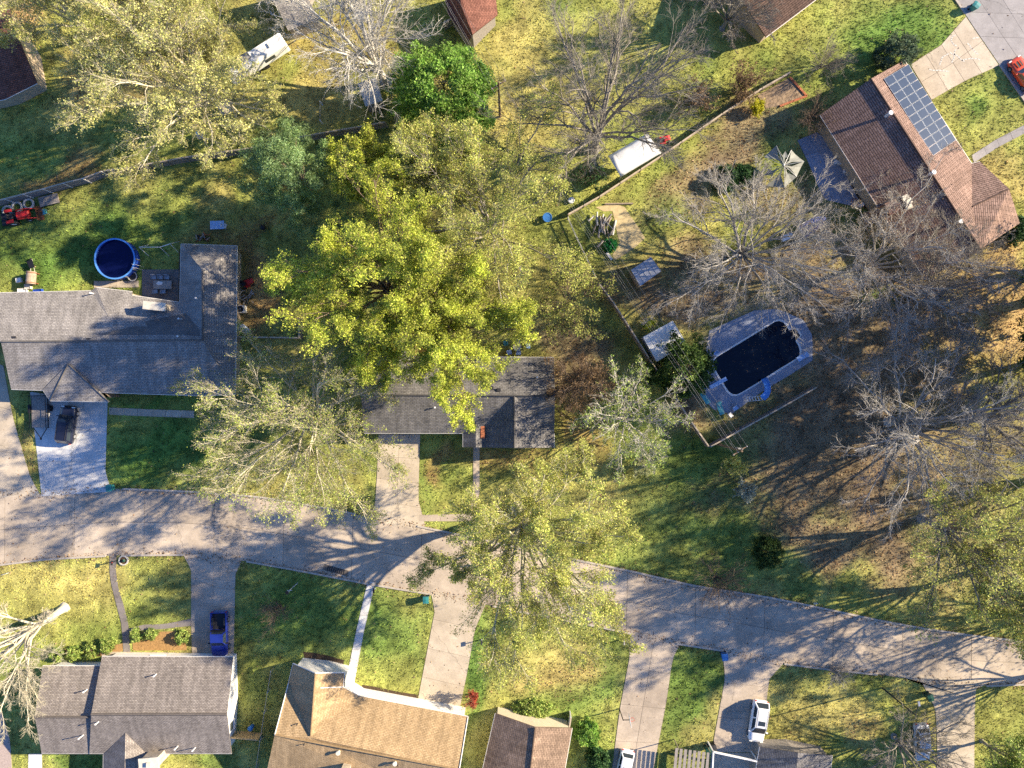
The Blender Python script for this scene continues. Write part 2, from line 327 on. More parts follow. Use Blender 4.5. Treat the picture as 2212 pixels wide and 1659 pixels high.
def build_ground():
    xs = np.unique(np.concatenate([np.linspace(-900, -95, 9), np.arange(-92, 92.01, .7), np.linspace(95, 900, 9)]))
    ys = np.unique(np.concatenate([np.linspace(-900, -72, 9), np.arange(-70, 70.01, .7), np.linspace(72, 900, 9)]))
    X, Y = np.meshgrid(xs, ys, indexing='ij'); V = np.stack([X.ravel(), Y.ravel(), np.zeros(X.size)], 1)
    nx, ny = len(xs), len(ys); I = (np.arange(nx - 1)[:, None] * ny + np.arange(ny - 1)[None]).ravel()
    F = np.stack([I, I + ny, I + ny + 1, I + 1], 1)
    c, _, _ = field(V[:, 0], V[:, 1])
    tag(np_mesh('ground', V, F, 'lawn soil', col=c), kind='structure')
build_ground()

# ------------------------------------------------------------------ paving
def resample(pl, n):
    p = np.array(pl, float); d = np.r_[0, np.cumsum(np.hypot(*np.diff(p, axis=0).T))]; t = np.linspace(0, d[-1], n + 1)
    return np.stack([np.interp(t, d, p[:, 0]), np.interp(t, d, p[:, 1])], 1)
def paving(name, left, right, ncross, nlong, material, z=.04, gap=.03, joint='joint', parent=None, sub=4):
    """slabs laid between two edge lines, each slab a piece of its own with an open joint round it"""
    L, R = resample(left, ncross * sub), resample(right, ncross * sub)
    ring = [W(*p)[:2] for p in list(map(tuple, left)) + list(map(tuple, right))[::-1]]
    NOGRASS.append(np.array(ring))
    b = MB(); nn = len(L)
    for i in range(nn - 1):                      # bed under the joints
        q = [W(*L[i]), W(*R[i]), W(*R[i + 1]), W(*L[i + 1])]; b.add([(x, y, z - .016) for x, y, _ in q], [(0, 1, 2, 3)])
    root = b.build(name, joint); tag(root, kind='structure')
    me = root.data
    for i in range(ncross):
        for k in range(nlong):
            a0, a1 = k / nlong, (k + 1) / nlong; lo, hi = [], []
            for s in range(sub + 1):
                m = i * sub + s; l, r = np.array(W(*L[m])[:2]), np.array(W(*R[m])[:2]); w = np.hypot(*(r - l)); g = gap / 2 / max(w, .1)
                lo.append(l + (r - l) * (a0 + g)); hi.append(l + (r - l) * (a1 - g))
            for e in (lo, hi):                   # pull the ends in for the cross joint
                v = e[1] - e[0]; e[0] = e[0] + v * min(.3, gap / 2 / max(np.hypot(*v), .01)); v = e[-2] - e[-1]; e[-1] = e[-1] + v * min(.3, gap / 2 / max(np.hypot(*v), .01))
            dz = random.uniform(-.004, .004)
            MB().prism([tuple(p) for p in lo] + [tuple(p) for p in hi[::-1]], z - .03, z + dz).build('concrete_slab', material, root)
    return root
def kerb(name, line, parent, skip=(), wid=.22, hgt=.13, step=1.9):
    """kerb stones along an edge, leaving out the stretches where a drive crosses"""
    p = np.array([W(*q)[:2] for q in line]); d = np.r_[0, np.cumsum(np.hypot(*np.diff(p, axis=0).T))]
    n = max(1, int(d[-1] / step)); t = np.linspace(0, d[-1], n + 1)
    q = np.stack([np.interp(t, d, p[:, 0]), np.interp(t, d, p[:, 1])], 1)
    for a, b in zip(q[:-1], q[1:]):
        mx = ((a + b) / 2)[0] * PXM + CX
        if any(s0 < mx < s1 for s0, s1 in skip): continue
        v = b - a; ln = np.hypot(*v)
        MB().box(((a[0] + b[0]) / 2, (a[1] + b[1]) / 2, hgt / 2), (ln - .02, wid, hgt), math.atan2(v[1], v[0])).build('kerb_stone', 'kerb stone', parent)
ROAD_N = [(-140, 1076), (-40, 1070), (90, 1066), (240, 1055), (420, 1062), (560, 1073), (700, 1096), (790, 1115), (870, 1130), (1000, 1156), (1180, 1196), (1360, 1233), (1500, 1265), (1660, 1290), (1750, 1308), (1900, 1340), (2000, 1358), (2110, 1374), (2212, 1385), (2400, 1392)]
ROAD_S = [(-140, 1240), (-40, 1225), (100, 1208), (240, 1200), (395, 1198), (520, 1210), (650, 1233), (800, 1262), (930, 1283), (1060, 1308), (1200, 1336), (1300, 1355), (1460, 1390), (1560, 1405), (1690, 1433), (1800, 1447), (1890, 1456), (1960, 1466), (2110, 1482), (2212, 1478), (2400, 1470)]
road = paving('road', ROAD_N, ROAD_S, 17, 2, 'road concrete', .03, .045)
kerb('kerb', ROAD_N, road, [(-200, 250), (785, 905), (2200, 2500)])
kerb('kerb', ROAD_S, road, [(390, 525), (925, 1050), (1360, 1470), (1556, 1700), (1890, 2115), (236, 254), (792, 812)])
# neighbour's drive on the left, and each house's drive and walks
paving('driveway', [(-60, 760), (-30, 1078)], [(8, 790), (28, 900), (48, 970), (66, 1030), (88, 1070)], 3, 1, 'tan concrete', .045, .04)
paving('driveway', [(65, 846), (78, 960), (90, 1072)], [(233, 868), (230, 960), (228, 1020), (242, 1062)], 3, 2, 'pale concrete', .045, .025)
paving('walkway', [(236, 880), (330, 884), (420, 887)], [(236, 896), (330, 900), (420, 903)], 3, 1, 'tan concrete', .045, .04)
paving('driveway', [(818, 938), (814, 1030), (810, 1090), (794, 1124)], [(908, 938), (906, 1000), (904, 1080), (922, 1148)], 4, 2, 'tan concrete', .045, .03)
paving('walkway', [(1022, 955), (1022, 1060), (1010, 1110), (905, 1112)], [(1036, 955), (1036, 1066), (1020, 1126), (905, 1126)], 6, 1, 'road concrete', .049, .03)
paving('driveway', [(394, 1194), (413, 1230), (413, 1330), (415, 1424)], [(526, 1203), (509, 1240), (507, 1330), (505, 1424)], 4, 2, 'road concrete', .045, .02)
paving('walkway', [(237, 1196), (237, 1235), (241, 1265), (250, 1300), (262, 1345), (267, 1408)], [(252, 1196), (251, 1235), (256, 1270), (267, 1305), (278, 1350), (282, 1408)], 6, 1, 'grey walk', .045, .02)
paving('walkway', [(279, 1358), (310, 1349), (350, 1348), (380, 1343), (413, 1336)], [(281, 1374), (310, 1360), (350, 1359), (380, 1355), (413, 1352)], 4, 1, 'grey walk', .049, .02)
paving('walkway', [(220, 1407), (415, 1410)], [(220, 1424), (415, 1424)], 5, 1, 'tan concrete', .041, .02)
paving('driveway', [(930, 1276), (939, 1320), (920, 1420), (900, 1524)], [(1052, 1298), (1026, 1360), (1010, 1450), (990, 1546)], 4, 1, 'tan concrete', .045, .03)
paving('walkway', [(794, 1256), (770, 1360), (746, 1476)], [(811, 1258), (786, 1366), (766, 1474)], 6, 1, 'pale concrete', .045, .03)
paving('driveway', [(1362, 1362), (1359, 1423), (1339, 1529), (1319, 1680)], [(1472, 1384), (1453, 1423), (1439, 1519), (1408, 1680)], 4, 2, 'road concrete', .045, .035)
paving('driveway', [(1560, 1399), (1566, 1466), (1541, 1600), (1538, 1625)], [(1698, 1427), (1662, 1466), (1645, 1600), (1640, 1625)], 3, 1, 'road concrete', .045, .03)
paving('driveway', [(1540, 1626), (1530, 1690)], [(1640, 1626), (1634, 1690)], 1, 1, 'tan concrete', .045, .03)
paving('driveway', [(1880, 1448), (1990, 1472), (2020, 1530), (2024, 1600), (2022, 1690)], [(2140, 1474), (2108, 1488), (2105, 1540), (2105, 1600), (2104, 1690)], 5, 1, 'tan concrete', .045, .03)
# the street in the corner beyond the panelled house, its drive and front walk
street = paving('street', [(2010, -80), (2064, 0), (2112, 72), (2160, 142), (2215, 222), (2300, 340)], [(2240, -80), (2270, 0), (2310, 72), (2360, 142), (2420, 222), (2500, 340)], 8, 4, 'street grey', .03, .035)
kerb('kerb', [(2010, -80), (2064, 0), (2084, 30)], street); kerb('kerb', [(2158, 140), (2215, 222), (2300, 340)], street)
drive6 = paving('driveway', [(2086, 36), (2032, 98), (2000, 118), (1966, 140)], [(2158, 142), (2090, 172), (2050, 194), (2012, 216)], 4, 2, 'tan concrete', .045, .04)
rg = random.Random(3)
for i in range(9):                               # pale mortar repairs wandering over the cracked drive
    a = (2060 + rg.uniform(-40, 80), 105 + rg.uniform(-35, 50)); pts = [a]; an = rg.uniform(0, 6.28)
    for k in range(6): an += rg.uniform(-.5, .5); pts.append((pts[-1][0] + 7 * math.cos(an), pts[-1][1] + 7 * math.sin(an) * .7))
    m = MB()
    for p, q in zip(pts[:-1], pts[1:]):
        f = lambda t: (t[1] + .55 * (t[0] - 2086) > 45 and t[1] < 205 - .55 * (t[0] - 2022) + 6 and t[1] > .0 and (t[0] - 2086) * 1.42 - (t[1] - 36) < -2)
        if not (f(p) and f(q)): continue
        a, b = W(*p), W(*q); m.box(((a[0] + b[0]) / 2, (a[1] + b[1]) / 2, .05), (math.dist(a, b) + .04, .14, .006), math.atan2(b[1] - a[1], b[0] - a[0]))
    if m.v: m.build('mortar_repair', 'pale stone', drive6)
paving('walkway', [(2098, 336), (2150, 302), (2212, 270), (2240, 256)], [(2104, 352), (2156, 318), (2218, 286), (2246, 272)], 5, 1, 'street grey', .045, .03)
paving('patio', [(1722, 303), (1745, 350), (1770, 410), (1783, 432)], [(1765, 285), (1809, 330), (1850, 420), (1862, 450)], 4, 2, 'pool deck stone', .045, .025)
paving('patio', [(307, 582), (307, 650)], [(388, 582), (388, 652)], 2, 2, 'grey walk', .045, .03)
paving('walkway', [(203, 607), (300, 606)], [(203, 622), (300, 621)], 4, 1, 'tan concrete', .045, .03)
paving('driveway', [(62, 1628), (60, 1700)], [(91, 1628), (92, 1700)], 1, 1, 'pale concrete', .045, .02)
paving('gravel_path', [(-20, 1535), (-10, 1600), (-10, 1660)], [(4, 1535), (22, 1600), (26, 1660)], 2, 1, 'pink gravel', .03, .01)

# swimming pool: deck, coping, water
def zpool(x, y): return ((2000 + x / 3.95) / 1.35624, (900 + y / 3.95) / 1.35624)
deck_pts = [zpool(*p) for p in ((200, 330), (520, 150), (760, 40), (1100, 20), (1400, 150), (1500, 330), (1500, 640), (1290, 760), (960, 920), (780, 1130), (560, 1240), (350, 1180), (190, 1010), (230, 800), (280, 640))]
pool_pts = [zpool(*p) for p in ((420, 560), (640, 430), (860, 295), (1000, 210), (1060, 172), (1110, 160), (1160, 175), (1195, 215), (1228, 268), (1306, 250), (1358, 330), (1302, 392), (1335, 445), (1352, 500), (1348, 550), (1310, 595), (1120, 710), (900, 850), (680, 985), (630, 1008), (580, 1008), (530, 975), (490, 915), (430, 815), (365, 705), (353, 665), (360, 620), (385, 585))]
b = MB(); dp, pp = [W(*p)[:2] for p in deck_pts], [W(*p)[:2] for p in pool_pts]
cxy = np.mean(np.array(pp), 0)
def ring_between(inner, outer_fn, z0, z1, m):
    n = len(inner); o = [outer_fn(i) for i in range(n)]
    for i in range(n):
        j = (i + 1) % n
        m.add([(*inner[i], z1), (*inner[j], z1), (*o[j], z1), (*o[i], z1), (*inner[i], z0), (*inner[j], z0), (*o[j], z0), (*o[i], z0)], [(3, 2, 1, 0), (0, 1, 5, 4), (2, 3, 7, 6)])
    return o
def ray_out(i):                                   # where a ray from the pool's middle leaves the deck
    d = np.array(pp[i]) - cxy; best = None
    for k in range(len(dp)):
        a, c = np.array(dp[k]), np.array(dp[(k + 1) % len(dp)]); e = c - a; den = d[0] * e[1] - d[1] * e[0]
        if abs(den) < 1e-9: continue
        t = ((a[0] - cxy[0]) * e[1] - (a[1] - cxy[1]) * e[0]) / den; s = ((a[0] - cxy[0]) * d[1] - (a[1] - cxy[1]) * d[0]) / den
        if t > 0 and -1e-6 <= s <= 1 + 1e-6: best = t if best is None else max(best, t)
    return tuple(cxy + d * max(1.05, best or 1.3))
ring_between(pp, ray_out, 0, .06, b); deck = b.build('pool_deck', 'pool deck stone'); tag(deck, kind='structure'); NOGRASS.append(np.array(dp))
pool = thing('swimming_pool', (*cxy, 0), 'in-ground swimming pool with dark water and a white rim, notched steps at one end', 'swimming pool')
c = MB(); cop = lambda i: tuple(np.array(pp[i]) + (np.array(pp[i]) - cxy) / np.hypot(*(np.array(pp[i]) - cxy)) * .24)
ring_between(pp, cop, .0, .10, c); c.build('coping', 'white paint', pool)
MB().add([(*p, .05) for p in pp], [tuple(range(len(pp)))[::-1]]).build('water', 'pool water', pool)

lv_ = MB(); rl = random.Random(21)
def in_pool(q):
    s = False; n = len(pp)
    for i in range(n):
        a, c = pp[i], pp[i - 1]
        if (a[1] > q[1]) != (c[1] > q[1]) and q[0] < (c[0] - a[0]) * (q[1] - a[1]) / (c[1] - a[1]) + a[0]: s = not s
    return s
for i in range(190):                                 # leaves afloat on the pool, most of them near the tree
    q = (cxy[0] + rl.gauss(1.0, 2.6), cxy[1] + rl.gauss(.6, 1.6))
    if not in_pool(q): continue
    a = rl.uniform(0, 6.28); s = rl.uniform(.04, .09); lv_.add([(q[0] + s * math.cos(a + k * 1.57) * (1, .6)[k % 2], q[1] + s * math.sin(a + k * 1.57) * (1, .6)[k % 2], .056) for k in range(4)], [(0, 1, 2, 3)])
tag(lv_.build('floating_leaves', 'wet leaf', pool), kind='stuff')
# ------------------------------------------------------------------ houses
def poly3(pts): return [Vector(W(*p)) for p in pts]
def roof_mesh(facets, thick=.16):
    """roof planes with a closed underside; skirts only along outer edges; UV in metres along the courses"""
    V, F, UV, edges = [], [], [], {}
    key = lambda v: (round(v.x, 2), round(v.y, 2), round(v.z, 2))
    tops = []
    for f in facets:
        vs = poly3(f); n = sum(((vs[i] - vs[0]).cross(vs[i + 1] - vs[0]) for i in range(1, len(vs) - 1)), Vector())
        if n.z < 0: vs = vs[::-1]; n = -n
        n.normalize(); up = Vector((0, 0, 1)) - n * n.z
        if up.length < 1e-3: up = Vector((0, 1, 0))
        up.normalize(); ac = up.cross(n)
        tops.append((vs, ac, up))
        for a, b2 in zip(vs, vs[1:] + vs[:1]): edges.setdefault(frozenset((key(a), key(b2))), []).append(1)
    for vs, ac, up in tops:
        o = len(V); m = len(vs); V += [tuple(v) for v in vs] + [(v.x, v.y, v.z - thick) for v in vs]
        F.append(tuple(range(o, o + m))); UV.append([(v.dot(ac), v.dot(up)) for v in vs])
        F.append(tuple(range(o + m, o + 2 * m))[::-1]); UV.append([(0, 0)] * m)
        for i in range(m):
            j = (i + 1) % m
            if len(edges[frozenset((key(vs[i]), key(vs[j])))]) == 1:
                F.append((o + j, o + i, o + m + i, o + m + j)); UV.append([(0, 0)] * 4)
    return V, F, UV, tops, edges, key
def house(name, label, facets, roofmat, wallmat, overhang=.45, trim='gutter white', trim_edges=True, cat='house', thick=.16):
    V, F, UV, tops, edges, key = roof_mesh(facets, thick)
    P = np.array([v for v in V]); c = P.mean(0); root = thing(name, (c[0], c[1], 0), label, cat)
    me = bpy.data.meshes.new('roof'); me.from_pydata(V, [], F); me.materials.append(MATS[roofmat])
    ul = me.uv_layers.new(name='UVMap'); k = 0
    for uv in UV:
        for t in uv: ul.data[k].uv = t; k += 1
    roof = link('roof', me, root)
    # walls: the roof planes pulled in under the eaves and dropped to the ground
    hull = [tuple(v[:2]) for v in V]; cx, cy = (P[:, 0].max() + P[:, 0].min()) / 2, (P[:, 1].max() + P[:, 1].min()) / 2
    hw, hh = (P[:, 0].max() - P[:, 0].min()) / 2, (P[:, 1].max() - P[:, 1].min()) / 2
    fx, fy = 1 - overhang / hw, 1 - overhang / hh; w = MB(); foot = []
    for vs, _, _ in tops:
        q = [(cx + (v.x - cx) * fx, cy + (v.y - cy) * fy, v.z - thick - .03) for v in vs]
        for i in range(len(vs)):
            j = (i + 1) % len(vs)
            if len(edges[frozenset((key(vs[i]), key(vs[j])))]) == 1:
                w.add([q[j], q[i], (q[i][0], q[i][1], 0), (q[j][0], q[j][1], 0)], [(0, 1, 2, 3)])
        NOGRASS.append(np.array([p[:2] for p in q]))
    w.build('wall', wallmat, root)
    if trim_edges:
        for vs, _, _ in tops:
            for a, b2 in zip(vs, vs[1:] + vs[:1]):
                if len(edges[frozenset((key(a), key(b2)))]) == 1 and abs(a.z - b2.z) < .25 and a.z < 3.3 and (a - b2).length > 1:
                    MB().cyl(a + Vector((0, 0, -.05)), b2 + Vector((0, 0, -.05)), .055, n=6).build('gutter', trim, roof)
    return root, roof
def ridge(roof, a, b2, m, r=.11):
    a, b2 = Vector(W(*a)), Vector(W(*b2)); MB().cyl(a + Vector((0, 0, -.02)), b2 + Vector((0, 0, -.02)), r, n=6).build('ridge_cap', m, roof)
def pipe(roof, ox, oy, h, top=.5, r=.07, m='white paint', name='vent_pipe'):
    x, y, _ = W(ox, oy, h); b = MB().cyl((x, y, h - .35), (x, y, h + top), r, r * .95, 10).cyl((x, y, h + top), (x, y, h + top + .06), r * 1.6, r * 1.4, 10)
    b.build(name, m, roof)
def boxvent(roof, ox, oy, h, s=.42, m='dark plastic'):
    x, y, _ = W(ox, oy, h); MB().box((x, y, h + .02), (s, s, .22)).box((x, y, h + .16), (s * 1.15, s * 1.15, .06)).build('roof_vent', m, roof)
def window(root, a, b2, t, w=1.4, sill=.95, hgt=1.2, out=.04, name='window', pane='window glass', frame='white paint'):
    """a window (frame, pane, sill) on the wall that runs from a to b2 (survey ground points)"""
    A, B = Vector(W(*a)), Vector(W(*b2)); d = (B - A).normalized(); n = Vector((d.y, -d.x, 0)); c = A + (B - A) * t + n * out; rz = math.atan2(d.y, d.x)
    f = MB().box((c.x, c.y, sill + hgt / 2), (w + .16, .06, hgt + .16), rz).build(name, frame, root)
    p = c + n * .035; MB().box((p.x, p.y, sill + hgt / 2), (w, .02, hgt), rz).build('pane', pane, f)
    p = c + n * .08; MB().box((p.x, p.y, sill - .1), (w + .3, .16, .05), rz).build('sill', frame, f)
shingle('slate shingle', (.27, .25, .235), (.345, .32, .295), blotch=.2)
shingle('dark shingle', (.145, .14, .14), (.21, .20, .195), blotch=.25)
shingle('brown grey shingle', (.235, .205, .185), (.34, .30, .265), .16, .34, .12)
shingle('tan shingle', (.38, .265, .145), (.46, .33, .19), .17, .40, .14, .72)
shingle('old brown shingle', (.23, .16, .115), (.32, .225, .16), .22, .5, .3)
shingle('rosy brown shingle', (.26, .17, .135), (.34, .23, .185), .24, .9, .15, .42, .05)
shingle('red brown shingle', (.17, .075, .055), (.24, .11, .08), .2, .4, .25)
shingle('chocolate shingle', (.10, .065, .052), (.14, .09, .07), .24, .8, .2, .5, .05)

# long grey house on the left
T = lambda x, y, h: (x / 3.0, 553 + y / 3.0, h)
h1, r1 = house('house', 'long grey shingled house with hipped garage wing beside the white driveway', [
    [(-70, 634, 2.7), (196, 628, 2.7), (233, 683, 3.68), (285, 638, 2.85), (388, 653, 2.75), (437, 712, 4.5), (437, 735, 4.6), (-70, 738, 4.6)],
    [(24, 841, 2.7), (437, 855, 2.7), (437, 735, 4.6), (2, 738, 4.6)],
    [(391, 527, 2.7), (437, 583, 4.6), (437, 712, 4.5), (388, 653, 2.75)],
    [(391, 527, 2.7), (512, 531, 2.7), (437, 583, 4.6)],
    [(512, 531, 2.7), (437, 583, 4.6), (437, 712, 4.5), (437, 735, 4.6), (508, 852, 2.7)],
    [(437, 735, 4.6), (508, 852, 2.7), (437, 855, 2.7)],
    [(196, 628, 2.7), (208, 621, 2.75), (233, 683, 3.7)], [(208, 621, 2.75), (285, 630, 2.7), (285, 638, 2.85), (233, 683, 3.7)],
    [(147, 786, 3.82), (92, 842, 2.78), (108, 866, 2.7)], [(147, 786, 3.82), (213, 846, 2.78), (235, 868, 2.7)], [(147, 786, 3.82), (108, 866, 2.7), (235, 868, 2.7)]],
    'slate shingle', 'tan brick', .5, 'gutter white')
ridge(r1, (3, 738, 4.63), (437, 735, 4.63), 'slate shingle'); ridge(r1, (437, 583, 4.63), (437, 735, 4.63), 'slate shingle')
ridge(r1, (147, 786, 3.86), (108, 866, 2.75), 'slate shingle', .08); ridge(r1, (147, 786, 3.86), (235, 868, 2.75), 'slate shingle', .08)
for x, y, h in ((32, 731, 4.3), (193, 735, 4.35)): boxvent(r1, x, y, h)
for x, y, h in ((390, 689, 4.0), (388, 727, 4.3), (201, 634, 2.9), (427, 645, 4.2)): pipe(r1, x, y, h, .55)
ch = MB(); x, y, _ = W(333, 661, 4.7); ch.box((x, y, 2.3), (2.3, .75, 4.6), -.1); ch.build('chimney', 'stone chimney', r1)
MB().box((x, y, 4.66), (2.6, .95, .14), -.1).build('chimney_cap', 'chimney cap', r1)
# dark-roofed house in the middle
h2, r2 = house('house', 'dark charcoal roofed house with front gable, in the middle under the yellow trees', [
    [(786, 936, 2.7), (1000, 936, 2.7), (1028, 908, 3.32), (1047, 925, 2.95), (1111, 854, 4.65), (780, 853, 4.7)],
    [(1111, 854, 4.65), (1199, 855, 4.7), (1197, 936, 2.75)],
    [(780, 853, 4.7), (1111, 854, 4.65), (1199, 855, 4.7), (1197, 772, 2.7), (790, 770, 2.7)],
    [(1111, 854, 4.65), (1111, 968, 4.6), (1047, 967, 2.7), (1047, 925, 2.95)], [(1111, 854, 4.65), (1111, 968, 4.6), (1197, 967, 2.7), (1197, 936, 2.75)],
    [(1000, 936, 2.7), (1000, 966, 2.7), (1028, 966, 3.32), (1028, 908, 3.32)], [(1028, 908, 3.32), (1028, 966, 3.32), (1047, 967, 2.7), (1047, 925, 2.95)],
    [(841, 692, 4.2), (806, 690, 2.7), (806, 790, 2.75), (841, 832, 4.25)], [(841, 692, 4.2), (892, 690, 2.7), (892, 790, 2.75), (841, 832, 4.25)]],
    'dark shingle', 'brick wall', .45, 'gutter white')
ridge(r2, (780, 853, 4.73), (1199, 855, 4.73), 'dark shingle'); ridge(r2, (1111, 854, 4.68), (1111, 968, 4.63), 'dark shingle')
for x, y, h in ((1050, 838, 4.3), (1062, 838, 4.25), (1078, 842, 4.4)): boxvent(r2, x, y, h, .35)
pipe(r2, 940, 880, 4.0, .4); pipe(r2, 1160, 815, 3.7, .4)
window(h2, (1190, 952), (1055, 952), .3, 1.5); window(h2, (1190, 952), (1055, 952), .7, 1.5); window(h2, (985, 928), (900, 928), .5, 2.0)
MB().box((*W(1044, 932, 1.9)[:2], 1.55), (.5, 1.4, 3.1)).build('brick_pier', 'terracotta', h2)
# grey-brown house lower left
h3, r3 = house('house', 'grey-brown shingled house with white gable wall beside the blue pickup', [
    [(220, 1418, 2.7), (503, 1419, 2.7), (490, 1543, 4.9), (197, 1543, 4.9)], [(193, 1628, 2.7), (500, 1628, 2.7), (490, 1543, 4.9), (197, 1543, 4.9)],
    [(92, 1438.6, 2.6), (216, 1438.6, 2.6), (199, 1549, 4.35), (75, 1549, 4.35)], [(90, 1628, 2.6), (197, 1628, 2.6), (199, 1549, 4.35), (75, 1549, 4.35)],
    [(271, 1583, 3.9), (268, 1720, 3.9), (222, 1720, 2.7), (223, 1630, 2.7)], [(271, 1583, 3.9), (268, 1720, 3.9), (316, 1720, 2.7), (318, 1630, 2.7)]],
    'brown grey shingle', 'white siding', .6, 'gutter white')
ridge(r3, (197, 1543, 4.93), (490, 1543, 4.93), 'brown grey shingle', .16); ridge(r3, (75, 1549, 4.38), (192, 1549, 4.38), 'brown grey shingle', .14)
for x, y, h in ((212, 1560, 4.6), (176, 1591, 3.9), (382, 1614, 3.4), (420, 1617, 3.3), (337, 1457, 3.5), (186, 1491, 3.6)): pipe(r3, x, y, h, .55, .06)
x, y, _ = W(338, 1633, 3); MB().box((x, y, 2.35), (1.9, 1.1, 4.7), .1).build('chimney', 'stone chimney', r3); MB().box((x, y, 4.76), (2.3, 1.4, .14), .1).box((x + .1, y, 4.95), (.5, .5, .3)).build('chimney_cap', 'chimney cap', r3)
window(h3, (511, 1620), (511, 1430), .35, 1.0, 1.2, 1.0); window(h3, (400, 1412), (230, 1412), .3, 1.6); window(h3, (400, 1412), (230, 1412), .75, .95, .05, 2.05, name='front_door', pane='dark door')
# tan-roofed house
h4, r4 = house('house', 'house with sunlit tan shingle roof and white front gable', [
    [(623, 1476, 2.75), (670, 1593, 5.0), (593, 1589, 5.0)],
    [(670, 1593, 5.0), (775, 1503, 2.7), (1011, 1548, 2.7), (992, 1663, 5.0)],
    [(593, 1589, 5.0), (670, 1593, 5.0), (992, 1663, 5.0), (985, 1745, 2.7), (575, 1672, 2.7)],
    [(633, 1433, 2.9), (681, 1454, 4.9), (670, 1593, 5.0), (623, 1476, 2.75)], [(681, 1454, 4.9), (744, 1453, 2.95), (741, 1484, 2.9), (775, 1503, 2.7), (670, 1593, 5.0)]],
    'tan shingle', 'white siding', .45, 'gutter white')
ridge(r4, (594, 1588, 5.03), (992, 1663, 5.03), 'tan shingle'); ridge(r4, (681, 1455, 4.93), (671, 1590, 5.03), 'tan shingle')
for a, b2 in (((633, 1433, 2.95), (681, 1454, 4.95)), ((681, 1454, 4.95), (744, 1453, 3.0)), ((741, 1484, 2.95), (692, 1486, 4.55)), ((1011, 1548, 2.75), (992, 1663, 5.05)), ((623, 1476, 2.8), (593, 1589, 5.05))):
    ridge(r4, a, b2, 'gutter white', .06)
for x, y, h, s in ((732, 1623, 4.6, .17), (854, 1646, 4.6, .17)): pipe(r4, x, y, h, .45, s, 'chimney cap', 'turbine_vent')
for x, y, h in ((643, 1563, 4.5), (658, 1606, 4.7), (860, 1650, 4.6)): pipe(r4, x, y, h, .35, .05, 'dark plastic')
window(h4, (735, 1449), (638, 1424), .38, .9, 1.1, 1.2); window(h4, (735, 1449), (638, 1424), .62, .9, 1.1, 1.2)
window(h4, (1003, 1542), (880, 1519), .5, 4.6, .05, 2.1, name='garage_door', pane='white paint')
x, y, _ = W(750, 1655, 4); MB().box((x, y, 2.9), (.9, .7, 5.8), -.19).build('chimney', 'stone chimney', r4); MB().box((x, y, 5.86), (1.1, .9, .1), -.19).build('chimney_cap', 'chimney cap', r4)
# brown and tan gable at the bottom edge
h5, r5 = house('house', 'gabled house with streaked brown roof beside the garden path, bottom edge', [
    [(1070, 1541, 2.6), (1156, 1571, 4.3), (1140, 1710, 4.3), (1036, 1690, 2.6)], [(1156, 1571, 4.3), (1236, 1573, 2.6), (1212, 1710, 2.6), (1140, 1710, 4.3)]],
    'old brown shingle', 'cream siding', .4, 'gutter white')
ridge(r5, (1156, 1572, 4.33), (1140, 1710, 4.33), 'old brown shingle')
window(h5, (1226, 1565), (1076, 1538), .3, 1.1); window(h5, (1226, 1565), (1076, 1538), .78, 1.1)
# solar house upper right
h6, r6 = house('house', 'rosy brown shingled house carrying a solar array, upper right', [
    [(1881, 170, 4.9), (1954, 130, 2.7), (2099, 353, 2.7), (2100, 446, 4.25), (2118, 539, 4.9)],
    [(1881, 170, 4.9), (1771, 248, 2.7), (1896, 447, 2.7), (1999, 604, 2.7), (2118, 539, 4.9)],
    [(2099, 353, 2.7), (2117, 349, 2.7), (2180, 408, 4.05), (2100, 446, 4.25)], [(2100, 446, 4.25), (2180, 408, 4.05), (2203, 482, 2.7), (2118, 539, 4.9)]],
    'rosy brown shingle', 'tan brick', .55, 'gutter white')
ridge(r6, (1881, 170, 4.93), (2118, 539, 4.93), 'rosy brown shingle', .14); ridge(r6, (2101, 446, 4.28), (2179, 408, 4.08), 'rosy brown shingle', .09)
for x, y, h in ((1915, 250, 4.75), (2007, 377, 4.75), (2064, 482, 4.7)): pipe(r6, x, y, h, .95, .18, 'white paint')
x, y, _ = W(1925, 449, 4); MB().box((x, y, 2.75), (2.7, 1.5, 5.5), math.radians(25)).build('chimney', 'brown brick', r6)
for k, (dx, dy) in enumerate(((.75, .75), (1.1, .35), (1.15, -.25))): MB().box((x + dx, y + dy, 5.62), (.75, .6, .24), math.radians(25)).build('chimney_pot', 'chimney cap', r6)
sol = thing('solar_array', W(1985, 235, 0), 'solar array of thirty dark blue panels on the rosy brown roof', 'solar panels')
A, B, C2, D = Vector(W(1907.5, 171.5, 4.34)), Vector(W(1961, 139.5, 2.98)), Vector(W(2064, 303.5, 2.98)), Vector(W(2014, 337.5, 4.34))
nrm = (B - A).cross(D - A).normalized(); nrm = nrm if nrm.z > 0 else -nrm
for i in range(10):
    for j in range(3):
        u0, u1, v0, v1 = i / 10 + .0025, (i + 1) / 10 - .0025, j / 3 + .008, (j + 1) / 3 - .008
        f = lambda u, v: (A * (1 - v) + B * v) * (1 - u) + (D * (1 - v) + C2 * v) * u
        q = [f(u0, v0), f(u0, v1), f(u1, v1), f(u1, v0)]; b = MB(); b.add([tuple(p + nrm * .12) for p in q] + [tuple(p + nrm * .08) for p in q], [(0, 1, 2, 3), (7, 6, 5, 4)] + [(k, k + 4, (k + 1) % 4 + 4, (k + 1) % 4) for k in range(4)])
        fr = b.build('solar_panel', 'solar frame', sol); g = MB(); c = sum(q, Vector()) / 4
        g.add([tuple(c + (p - c) * .97 + nrm * .125) for p in q], [(0, 1, 2, 3)]).build('cell_sheet', 'solar cell', fr)
